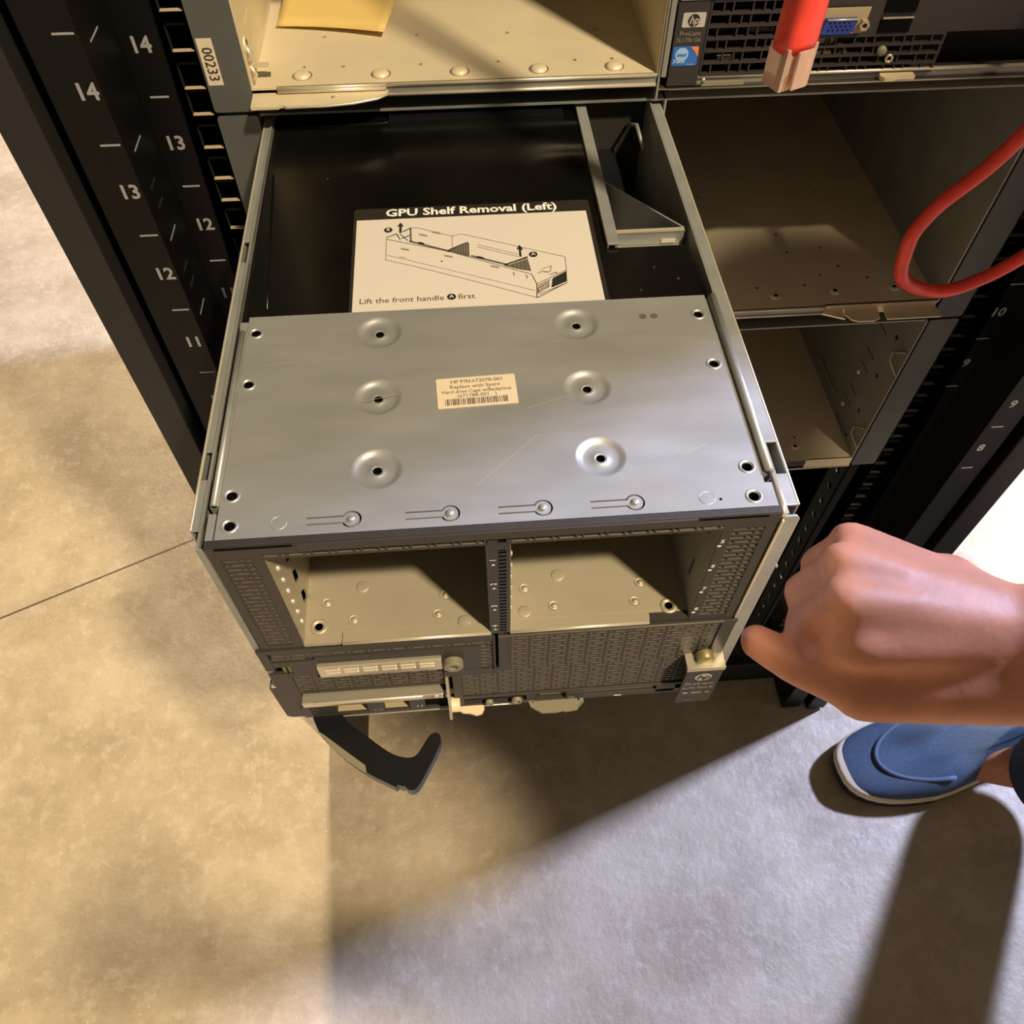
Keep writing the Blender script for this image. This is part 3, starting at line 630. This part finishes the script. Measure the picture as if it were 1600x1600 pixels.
L_([(73.5, 177.9), (92.5, 168.7)], .0012, 'ink_grey'); L_([(103.2, 164.3), (119.5, 156.6)], .0012, 'ink_grey'); L_([(78, 176.0), (80, 175.0)], .0014, 'ink', .0004); L_([(106, 163.0), (108.5, 161.8)], .0014, 'ink', .0004)
L_([(62.2, 181.9), (66.8, 184.3), (68.6, 179.8)], .0006, 'ink_grey'); L_([(69.7, 180.6), (73.6, 182.8)], .0007, 'ink_grey'); L_([(70.0, 185.8), (73.8, 188.4), (73.9, 177.7)], .0008, 'ink_grey'); L_([(68.6, 184), (72.5, 178.5)], .0005, 'ink_grey')
L_([(94.4, 180.5), (94.1, 171.7)], .0003, 'ink_soft'); L_([(106.6, 172.8), (125.8, 163.9)], .0003, 'ink_soft'); L_([(106.5, 171.0), (125.7, 162.1)], .0003, 'ink_soft')
for x, y in ((71, 172), (92, 165), (80, 182.5), (114, 155.5), (86.5, 184.0)): m.plate([(p[0] / 1000, p[1] / 1000) for p in [(x - 2.4, y + 1.4), (x - 1.8, y - .2), (x + 2.2, y - 1.6), (x + 1.8, y)]], [], .0001, 'ink_soft', LW)
for x, y in ((122, 150.5), (128.0, 148.0)): L_([(x, y), (x + .8, y - .8), (x + .5, y - 2.4)], .0005, 'ink_soft')
m.lathe(.0887, .1614, [(.0005, .0001), (.00001, .0001)], 'ink', LW, 8, False); L_([(136, 152), (141, 154), (140, 150), (137, 149.5)], .0004, 'ink_soft'); L_([(139.5, 147.5), (142.5, 149.2), (143.4, 147.8)], .0006, 'ink_soft')
L_([(134, 149), (136.5, 150.5), (139, 149.3)], .0004, 'ink_grey'); L_([(68.5, 166.0), (71.2, 165.2)], .0005, 'ink_soft')
m.build('instruction_label', cv)
# part sticker
PM = top(.0001) @ Matrix.Translation((.1009, .0687, 0)) @ R2(1.9)
m = MB().plate(rrect(-.0164, .0164, -.0083, .0083, .0006), [], .0002, 'label_cream', PM @ Matrix.Translation((0, 0, .0002)))
PT = PM @ Matrix.Translation((0, 0, .00022))
m.text('HP P/N:672078-001', .0005, .0058, .0027, 'ink_grey', PT).text('Replace with Spare', -.0005, .0030, .0027, 'ink_grey', PT).text('Hard drive Cage w/Backplane', .0000, .0003, .0026, 'ink_grey', PT, sx=.92).text('(671788-001   )', .0000, -.0022, .0026, 'ink_grey', PT)
u = -.0132; random.seed(3)
while u < .0125:
    wd = random.choice((.0002, .0003, .0005)); m.box(u, u + wd, -.0070, -.0036, 0, .00008, 'ink_grey', PT); u += wd + random.choice((.0002, .0003, .0005))
m.build('part_sticker', tp)

# lower front
FR = front(-.0004)
m = MB()
m.box(-.0030, .1025, -.0012, .0012, -.0866, -.0832, 'bezel').box(.1040, .2125, -.0016, .0012, -.0850, -.0828, 'bezel').tube([(.1040, -.0016, -.0829), (.2060, -.0016, -.0829)], .0006, 'grille_paint', 6)
m.box(.1018, .1026, -.0016, .0012, -.1200, -.0832, 'bezel').box(.1026, .1040, .0020, .0030, -.12, -.083, 'void_shade').box(.1040, .1095, -.0010, .0012, -.1200, -.085, 'bezel_dark')
m.box(-.0030, .0065, -.0008, .0012, -.1610, -.1115, 'bezel').box(-.0030, .0010, -.0008, .0012, -.1040, -.0866, 'bezel').box(.0085, .0205, -.0008, .0012, -.1120, -.0960, 'bezel')
m.box(-.0030, .0085, -.0008, .0012, -.1120, -.1085, 'bezel').box(.0010, .0085, -.0008, .0012, -.1010, -.0960, 'bezel')
m.box(.0775, .0960, -.0008, .0012, -.1180, -.0935, 'bezel_dark').box(.0205, .0775, -.0008, .0012, -.1130, -.1115, 'bezel').box(.0205, .0775, -.0008, .0012, -.0995, -.0935, 'bezel_dark')
m.box(.0775, .1040, -.0010, .0012, -.1240, -.1180, 'bezel_dark').box(.0065, .0775, -.0006, .0012, -.1330, -.1305, 'bezel')
m.box(.0810, .0855, -.0012, .0012, -.1630, -.1240, 'bezel').box(.2060, .2125, -.0010, .0012, -.1630, -.085, 'bezel')
m.box(.0065, .0200, -.0008, .0012, -.1610, -.1415, 'bezel').box(.0200, .0810, .0, .0012, -.1475, -.1415, 'bezel').box(.0065, .0810, -.0012, .0040, -.1630, -.1600, 'bezel')
m.box(.0360, .0445, -.0012, .0012, -.160, -.1475, 'bezel_dark').box(.0575, .0655, -.0012, .0012, -.160, -.1475, 'bezel_dark').box(.0200, .0640, .0030, .0040, -.160, -.1475, 'port_beige').box(.0200, .0640, .0, .0040, -.1600, -.1592, 'port_beige').box(.0645, .0760, .0, .0055, -.1595, -.1490, 'void_shade')  # beige backing: light on the bottom of the openings put into its colour
for k in range(3): m.box(.0075, .0195, -.0014, -.0008, -.1505 - k * .003, -.1495 - k * .003, 'bezel_dark')
m.box(.0030, .0075, -.0014, .0, -.1615, -.1490, 'bezel')
# right lower strip with connectors
m.box(.0855, .2060, -.0012, .0012, -.1530, -.1505, 'bezel').box(.1390, .2060, -.0012, .0012, -.1630, -.1580, 'bezel').box(.0855, .1390, -.0012, .0012, -.1630, -.1605, 'bezel_dark').box(.1480, .1880, .0006, .006, -.158, -.153, 'port_beige')  # beige backing again paints a lit opening
m.box(.1180, .1235, -.0012, .0012, -.161, -.1525, 'bezel_dark').box(.1385, .1480, -.0016, .0012, -.161, -.1525, 'bezel_dark').box(.0855, .1480, .0055, .0062, -.161, -.1525, 'void_shade').box(.1250, .1370, .0012, .0055, -.1600, -.1535, 'port_beige')
m.box(.1860, .1960, -.0012, .0012, -.1610, -.153, 'bezel')
m.tube([(.0080, -.0012, -.1630), (.1150, -.0012, -.1630)], .0006, 'silver', 6)
Q = front(-.0016)
m.text('SID', .1100, -.1612, .0018, 'white_ink', Q).text('UID', .1000, -.1612, .0018, 'white_ink', Q).text('LAN', .1205, -.1600, .0018, 'white_ink', Q).text('ILO', .1415, -.1590, .0020, 'white_ink', Q).text('1', .0398, -.1572, .0026, 'white_ink', Q).text('2', .0615, -.1560, .0026, 'white_ink', Q).text('==', .0425, -.1572, .0022, 'white_ink', Q).text('8', .0637, -.1560, .0022, 'white_ink', Q).box(.1640, .1680, -.1610, -.1603, 0, .0003, 'white_ink', Q)
m.build('lower_frame', sv, .0002)
m = MB().grille(.0020, .1018, -.0930, -.0866, .0031, .0016, .0013, 'bezel', FR).grille(.0010, .0170, -.0960, -.0930, .0030, .0014, .0013, 'bezel', FR).grille(.0930, .1018, -.1180, -.0935, .0031, .0016, .0013, 'bezel', FR, .0088)
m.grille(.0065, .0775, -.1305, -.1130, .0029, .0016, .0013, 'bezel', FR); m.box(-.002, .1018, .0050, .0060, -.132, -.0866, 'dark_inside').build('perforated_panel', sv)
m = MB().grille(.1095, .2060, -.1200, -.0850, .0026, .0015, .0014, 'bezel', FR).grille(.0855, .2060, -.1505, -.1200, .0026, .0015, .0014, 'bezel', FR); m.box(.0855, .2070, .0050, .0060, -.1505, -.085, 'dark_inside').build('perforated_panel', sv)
MB().box(.0040, .0085, .0, .0050, -.1085, -.1010, 'green_board').box(.0010, .0040, .0030, .0050, -.1085, -.1010, 'void_shade').box(.0060, .0064, -.0005, .0, -.1085, -.1010, 'void_shade').build('indicator_window', sv)
m = MB().box(.0205, .0775, -.0026, .0010, -.1112, -.0998, 'silver')
for k in range(6):
    for j in range(2): m.box(.0235 + k * .0087, .0305 + k * .0087, -.0034, -.0026, -.1040 - j * .0028, -.1022 - j * .0028, 'bright_edge')
m.build('vented_insert', sv, .0003)
m = MB().box(.0068, .0760, -.0052, .0010, -.1395, -.1345, 'silver').box(.0068, .0760, -.0030, .0010, -.1415, -.1395, 'bezel_dark').tube([(.0130, -.0052, -.1350), (.0660, -.0052, -.1350)], .0010, 'bright_edge', 8).box(.0715, .0735, -.0060, -.0052, -.1375, -.1345, 'bright_edge')
m.build('pull_bar', sv, .0004)
m = MB().lathe(.0827, -.1065, [(.0046, 0), (.0046, .0034), (.0042, .0038), (.0022, .0038), (.0020, .0026)], 'tan_plastic', front(-.0008), 22, False, 'bezel_dark').build('thumb_screw', sv)
m = MB().plate([(.0020, -.1235), (-.0020, -.1235), (-.0048, -.1300), (-.0060, -.1480), (-.0092, -.1590), (-.0050, -.1580), (-.0012, -.1500)], [], .0014, 'silver', sideL(.0778)).lathe(-.0030, -.1540, [(.0040, 0), (.0040, .0045), (.0001, .0045)], 'cream_plastic', sideR(.0790), 16)
m.build('release_lever', sv)
for x, z, rr in ((.0985, -.1570, .0020), (.1128, -.1570, .0027)): MB().lathe(x, z, [(rr, 0), (rr, .0020), (rr * .6, .0022), (rr * .5, .0008)], 'tan_plastic', front(-.0012), 16, True, 'bezel').build('round_connector', sv)
MB().plate([(.0815, -.0006), (.0950, -.0004), (.0958, -.0030), (.0945, -.0058), (.0915, -.0066), (.0880, -.0052), (.0845, -.0048), (.0822, -.0030)], [], .0014, 'cream_plastic', top(-.1620)).build('release_tab', sv, .0004)
m = MB().plate([(.1190, -.0006), (.1478, -.0006), (.1482, -.0030), (.1440, -.0074), (.1380, -.0080), (.1365, -.0074), (.1335, -.0080), (.1255, -.0078), (.1200, -.0040)], [], .0014, 'tan_plastic', top(-.1620)).line([(.1445, -.0066), (.1472, -.0034)], .0004, 'ink_grey', top(-.1619)).dome(.1455, -.0018, .0007, .0004, 'ink', top(-.1620), 8).dome(.1215, -.0018, .0005, .0004, 'ink_grey', top(-.1620), 8)
m.build('connector_tab', sv, .0003)
m = MB().plate([(-.0012, -.1265), (-.0068, -.1245), (-.0062, -.1600), (-.0040, -.1622), (.0040, -.1622), (.0040, -.150), (-.0012, -.150)], [], .0050, 'bezel', front(-.0002)).box(-.0060, -.0012, .0, .006, -.1250, -.1238, 'bright_edge').build('corner_bracket', sv, .0003)
# tag with logo
m = MB().plate(rrect(.1948, .2128, -.1600, -.1200, .0010), [], .0009, 'bezel', front(-.0085)).box(.1945, .2132, -.0086, .0, -.1196, -.1180, 'silver').box(.1945, .2132, -.0086, -.0060, -.1212, -.1196, 'silver')
TG = front(-.0086)
m.lathe(.2040, -.1282, [(.0042, .0001), (.00001, .00012)], 'logo_silver', TG @ Matrix.Diagonal((1, 1, 1, 1)), 24, False).text('hp', .2040, -.1280, .0066, 'bezel', TG, w=.0004, bold=.0001, shear=.25)
m.text('ProLiant', .2035, -.1360, .0042, 'logo_silver', TG).text('SL270s Gen8 SE', .2035, -.1410, .0036, 'logo_silver', TG, sx=.66)
for a, b in ((.1970, .1995), (.2015, .2065), (.2085, .2105)): m.box(a, b, -.1478, -.1470, 0, .0002, 'logo_silver', TG)
m.lathe(.2008, -.1556, [(.0014, .0001), (.00001, .0001)], 'grille_paint', TG, 10, False)
m.build('pull_tag', sv, .0002)
MB().lathe(.2035, -.1165, [(.0044, 0), (.0044, .0040), (.0038, .0046), (.0001, .0048)], 'brass', front(-.0012), 20).build('thumb_screw', sv)
# curved ejector handle
out = [(.0045, .004), (.0095, -.0085), (.0129, -.0125), (.0180, -.0180), (.0247, -.0240), (.0310, -.0292), (.0378, -.0338), (.0440, -.0372), (.0498, -.0404), (.0508, -.0392), (.0522, -.0402), (.0540, -.0395), (.0556, -.0420), (.0583, -.0428), (.0612, -.0408),
       (.0660, -.0325), (.0707, -.0240), (.0727, -.0180), (.0722, -.0152), (.0699, -.0138), (.0672, -.0150), (.0650, -.0178), (.0622, -.0225), (.0600, -.0252), (.0568, -.0264), (.0520, -.0254), (.0472, -.0233), (.0410, -.0186), (.0357, -.0141), (.0290, -.0088), (.0225, -.0030), (.0205, .004)]
def chaikin(P):
    o_ = []
    for i in range(len(P)):
        a, b = P[i], P[(i + 1) % len(P)]
        if math.dist(a, b) < .0022: o_ += [a]; continue
        o_ += [(a[0] * .75 + b[0] * .25, a[1] * .75 + b[1] * .25), (a[0] * .25 + b[0] * .75, a[1] * .25 + b[1] * .75)]
    return o_
out = chaikin(chaikin(out))
m = MB().plate(out, [], .0075, 'black_plastic', top(-.1622)); eh = m.build('ejector_handle', sv, .0010)
m = MB().plate([(.0098, -.0090), (.0128, -.0110), (.0245, -.0205), (.0345, -.0285), (.0352, -.0325), (.0310, -.0298), (.0245, -.0248), (.0178, -.0190)], [], .0004, 'tan_plastic', top(-.1625) @ Matrix.Translation((0, 0, .0006))).build('handle_highlight', eh)  # tan strip painting the reflection on the handle's outer edge

# ------------------------------------------------------------------ red network cables
def cable(name, label, px, py, z0, group=None):
    t = thing(name, (px, py, z0), label, 'cable', group); return t
rc = cable('network_cable', 'red cable hanging at top right and ending in a clear plug', 0.2297, 0.1510, 0.0790)
M0 = Matrix.Translation((0.2297, 0.1510, 0.0790)) @ Matrix.Rotation(math.radians(24), 4, 'Z') @ Matrix.Scale(1.28, 4)
m = MB().box(-.0058, .0058, -.0040, .0040, .000, .0125, 'clear_plastic', M0).box(-.0045, .0045, -.0030, .0030, .0115, .016, 'clear_plastic', M0)
m.box(-.0030, .0030, -.0062, -.0052, .001, .0120, 'clear_plastic', M0)
for k in range(8): m.box(-.0043 + k * .00115, -.0038 + k * .00115, -.0042, -.0039, .0002, .0050, 'gold', M0)
m.build('clear_plug', rc, .0008)
m = MB(); prof = [(.0062, .0044, .0105), (.0062, .0048, .0135), (.0060, .0050, .020), (.0056, .0050, .030), (.0052, .0048, .045), (.0046, .0044, .060)]
vs = []; n = 20
for a, b, h in prof: vs += [tuple(M0 @ Vector((a * (abs(math.cos(t)) ** .6) * (1 if math.cos(t) >= 0 else -1), b * (abs(math.sin(t)) ** .6) * (1 if math.sin(t) >= 0 else -1), h))) for t in [2 * math.pi * i / n for i in range(n)]]
fs = [(k * n + i, k * n + (i + 1) % n, (k + 1) * n + (i + 1) % n, (k + 1) * n + i) for k in range(len(prof) - 1) for i in range(n)] + [tuple(range(n))[::-1]]
m.add(vs, fs, 'red_rubber', True); m.build('plug_boot', rc)
MB().tube([(0.2297, 0.1510, z_) for z_ in (0.153, .22, .30, .40, .60)], .0056, 'red_rubber', 14).build('cable_cord', rc)
def bez(p, n=24):
    P = [Vector(q) for q in p]; o = []
    for i in range(len(P) - 1):
        a, b, c, d = P[max(i - 1, 0)], P[i], P[i + 1], P[min(i + 2, len(P) - 1)]
        for k in range(n):
            t = k / n; o.append(.5 * ((2 * b) + (c - a) * t + (2 * a - 5 * b + 4 * c - d) * t * t + (3 * b - a - 3 * c + d) * t ** 3))
    return [tuple(q) for q in o + [P[-1]]]
o = MB().tube(bez([(.50, .20, .60), (.47, .215, .25), (.415, .235, .02), (.379, .238, -.045), (.374, .238, -.072), (.386, .240, -.100), (.43, .245, -.11), (.48, .245, -.06), (.52, .225, .10), (.56, .21, .55)], 8), .0044, 'red_rubber', 14).build('network_cable')
tag(o, 'red cable loop at the right edge of the photo, above the hand', 'cable')

# ------------------------------------------------------------------ person (reaching hand, forearm, shoe; unseen body posed to shade the lamps)
def capsules(name, segs, voxel, mt, parent=None, smooth=3, factor=.5):
    """one continuous surface around tapered segments"""
    import bmesh
    bm = bmesh.new()
    for a, b, ra, rb in segs:
        a, b = Vector(a), Vector(b); d = b - a; L = d.length; n = 20; rings = []
        q = d.to_track_quat('Z', 'Y') if L > 1e-6 else Vector((0, 0, 1)).to_track_quat('Z', 'Y')
        prof = [(-math.cos(t) * ra, math.sin(t) * ra) for t in [math.pi / 2 * k / 5 for k in range(0, 6)]] + [(L + math.sin(t) * rb, math.cos(t) * rb) for t in [math.pi / 2 * k / 5 for k in range(0, 6)]]
        prof[0] = (prof[0][0], ra * .02); prof[-1] = (prof[-1][0], rb * .02)
        for h, r in prof: rings.append([bm.verts.new(a + q @ Vector((r * math.cos(2 * math.pi * i / n), r * math.sin(2 * math.pi * i / n), h))) for i in range(n)])
        for k in range(len(rings) - 1):
            for i in range(n): j = (i + 1) % n; bm.faces.new((rings[k][i], rings[k][j], rings[k + 1][j], rings[k + 1][i]))
        bm.faces.new(rings[0][::-1]); bm.faces.new(rings[-1])
    me = bpy.data.meshes.new(name); bm.to_mesh(me); bm.free()
    o = bpy.data.objects.new(name, me); COL.objects.link(o)
    r = o.modifiers.new('r', 'REMESH'); r.mode = 'VOXEL'; r.voxel_size = voxel; r.use_smooth_shade = True
    s = o.modifiers.new('s', 'SMOOTH'); s.iterations = smooth; s.factor = factor
    dg = bpy.context.evaluated_depsgraph_get(); dg.update(); nm = bpy.data.meshes.new_from_object(o.evaluated_get(dg))
    bpy.data.objects.remove(o); nm.name = name; nm.materials.clear(); nm.materials.append(MATS[mt])
    for p in nm.polygons: p.use_smooth = True
    o = bpy.data.objects.new(name, nm); COL.objects.link(o)
    if parent: o.parent = parent; o.matrix_parent_inverse = parent_world(parent).inverted()
    return o
wr = (.346, -.018, -.088)
idxM, midM, ringM, pinM = (.263, -.017, -.085), (.259, -.001, -.075), (.264, .018, -.075), (.276, .035, -.083)
S = []
for M_, r in ((idxM, .0122), (midM, .0126), (ringM, .0120), (pinM, .0110)):
    base = Vector(wr) + (Vector(M_) - Vector(wr)) * .16
    S.append((base, M_, .0180, r))
S += [((.288, -.008, -.092), (.290, .020, -.090), .016, .015), ((.318, -.016, -.092), (.316, .010, -.090), .019, .018)]
# fingers curled down beside the server
for M_, P_, D_, T_, r in ((idxM, (.259, -.008, -.120), (.270, .000, -.138), (.285, .004, -.140), .0100), (midM, (.254, .008, -.113), (.264, .014, -.133), (.280, .016, -.137), .0103),
                          (ringM, (.258, .026, -.112), (.267, .030, -.131), (.282, .030, -.135), .0098), (pinM, (.270, .042, -.112), (.277, .044, -.127), (.290, .042, -.131), .0088)):
    S += [(M_, P_, r, r * .93), (P_, D_, r * .90, r * .82), (D_, T_, r * .80, r * .70)]
# thumb
S += [((.330, -.034, -.100), (.272, -.028, -.112), .0190, .0145), ((.272, -.028, -.112), (.2450, -.010, -.116), .0122, .0102), ((.2450, -.010, -.116), (.2285, .0005, -.111), .0102, .0088)]
# forearm, upper arm
el = (.590, -.190, .060); shd = (.515, -.280, .46); shl = (.685, -.585, .47)
S += [(wr, (.372, -.034, -.080), .0250, .0270), ((.340, -.036, -.096), (.372, -.048, -.086), .0200, .0230), ((.372, -.036, -.080), (.48, -.110, -.018), .0285, .0390), ((.48, -.110, -.018), el, .0400, .0430), (el, shd, .043, .052)]
pel = (.93, -.52, .00); chest = (.73, -.37, .36); nk = (.665, -.30, .55)  # torso and head are out of view, placed to block the lamps
S += [(pel, (.85, -.45, .18), .13, .12), ((.85, -.45, .18), chest, .125, .135), (shd, (.625, -.335, .47), .055, .065), ((.625, -.335, .47), shl, .065, .065), (chest, nk, .085, .055), (nk, (.645, -.27, .61), .052, .055), ((.650, -.245, .650), (.655, -.205, .665), .082, .086)]
S += [((.650, -.130, .62), (.650, -.112, .605), .016, .010), ((.738, -.225, .65), (.748, -.225, .66), .016, .012), ((.567, -.225, .65), (.557, -.225, .66), .016, .012)]
S += [(shl, (.495, -.465, .33), .055, .046), ((.495, -.465, .33), (.28, -.425, .28), .042, .028), ((.28, -.425, .28), (.215, -.405, .28), .03, .026), ((.215, -.405, .28), (.165, -.375, .30), .011, .008), ((.215, -.415, .28), (.155, -.395, .29), .011, .008), ((.215, -.42, .275), (.150, -.412, .28), .011, .008), ((.22, -.43, .27), (.160, -.428, .27), .010, .007), ((.235, -.395, .28), (.20, -.350, .29), .013, .009)]  # unseen left arm, bent to shade the floor
S += [((.90, -.44, -.04), (.755, -.24, -.40), .085, .058), ((.755, -.24, -.40), (.800, .100, -.765), .056, .036), ((.800, .100, -.765), (.73, .135, -.830), .032, .020)]
S += [((.98, -.60, -.04), (.98, -.58, -.42), .085, .058), ((.98, -.58, -.42), (1.02, -.56, -.77), .056, .038), ((1.02, -.56, -.77), (.94, -.53, -.825), .034, .028)]
person = capsules('person', S, .0036, 'skin', None, 4, .5)
tag(person, 'person in a blue sneaker reaching a bare hand in beside the server', 'person')
capsules('shirt', [(pel, (.85, -.45, .19), .15, .14), ((.85, -.45, .19), chest, .145, .150), (shd, (.625, -.335, .47), .064, .074), ((.625, -.335, .47), shl, .074, .080), (chest, (.635, -.36, .50), .12, .080),
                   (shd, (.533, -.258, .34), .066, .060), (shl, (.530, -.488, .355), .078, .070)], .012, 'shirt_cloth', person, 6)
capsules('trousers', [(pel, (.915, -.50, .05), .150, .148), ((.90, -.44, -.04), (.755, -.24, -.40), .105, .078), ((.755, -.24, -.40), (.799, .088, -.750), .076, .062), ((.98, -.60, -.04), (.98, -.58, -.42), .105, .078), ((.98, -.58, -.42), (1.02, -.565, -.745), .076, .062)], .010, 'denim', person, 6)
capsules('hair', [((.650, -.265, .690), (.653, -.232, .710), .084, .082)], .010, 'hair', person, 4)

def shoe(cx, cy, ang, name='sneaker'):
    M = Matrix.Translation((cx, cy, FZ)) @ Matrix.Rotation(ang, 4, 'Z') @ Matrix.Scale(1.10, 4)      # local +x = toe, origin under the ball of the foot
    def outl(grow, n=44):
        o_ = []
        for i in range(n):
            t = 2 * math.pi * i / n; c, s_ = math.cos(t), math.sin(t)
            x = .145 * c - .055; hw = (.0545 if x > -.02 else .0545 - .016 * min(1, (-.02 - x) / .10)) + .002 * math.sin(x * 20)
            y = hw * (abs(s_) ** .72) * (1 if s_ >= 0 else -1)
            o_.append((x * (1 + grow * 3), y * (1 + grow * 9)))
        return o_
    n = 44
    def loft(levels, mt, cap=True):
        m = MB(); vs = []
        for g, h, toe, sc_ in levels:
            for x, y in outl(g, n): vs.append((x * sc_ - (1 - sc_) * .03, y * sc_, h + toe * max(0, (x - .03) / .06) ** 2 * .01))
        fs = [(k * n + i, k * n + (i + 1) % n, (k + 1) * n + (i + 1) % n, (k + 1) * n + i) for k in range(len(levels) - 1) for i in range(n)]
        if cap: fs += [tuple(range(n))[::-1], tuple(range((len(levels) - 1) * n, len(levels) * n))]
        m.add([tuple(M @ Vector(p)) for p in vs], fs, mt, True); return m
    loft([(-.01, .001, 1, .97), (0, .003, 1, 1), (.001, .015, 1, 1)], 'shoe_outsole').build('outsole', person)
    loft([(.001, .015, 1, 1), (.002, .018, 1, 1), (.000, .024, .8, 1), (-.005, .028, .6, .985)], 'shoe_sole').build('midsole', person)
    # upper
    m = MB(); vs = []; lv = 12
    for k in range(lv + 1):
        f = .94 * k / lv
        for x, y in outl(-.004, n):
            if x > -.06: hmax = .060 - .020 * max(0, (x + .02) / .11) ** 1.5
            else: hmax = .060 + .030 * min(1, (-.06 - x) / .06)
            sc_ = math.cos(f * math.pi / 2) ** .55 if f < 1 else 0.02
            xx = x if x < -.06 else -.06 + (x + .06) * (1 - (1 - sc_) * .92)
            vs.append((xx * (1 if x < -.06 else 1), y * max(sc_, .45 * min(1, max(0, (.03 - x) / .09))), .026 + (hmax - .026) * math.sin(f * math.pi / 2)))
    fs = [(k * n + i, k * n + (i + 1) % n, (k + 1) * n + (i + 1) % n, (k + 1) * n + i) for k in range(lv) for i in range(n)] + [tuple(range(lv * n, (lv + 1) * n))]
    m.add([tuple(M @ Vector(p)) for p in vs], fs, 'shoe_blue', True); up = m.build('sneaker_upper', person)
    # toe overlay seam
    seam = [tuple(M @ Vector((-.045 + .090 * math.cos(t), .041 * math.sin(t), .0405 + .0175 * (1 - math.cos(t)) ))) for t in [math.radians(a) for a in range(-80, 81, 8)]]
    MB().tube(seam, .0030, 'shoe_blue_light', 8).build('toe_seam', person)
shoe(.655, .150, math.radians(187)); shoe(.96, -.54, math.radians(176))
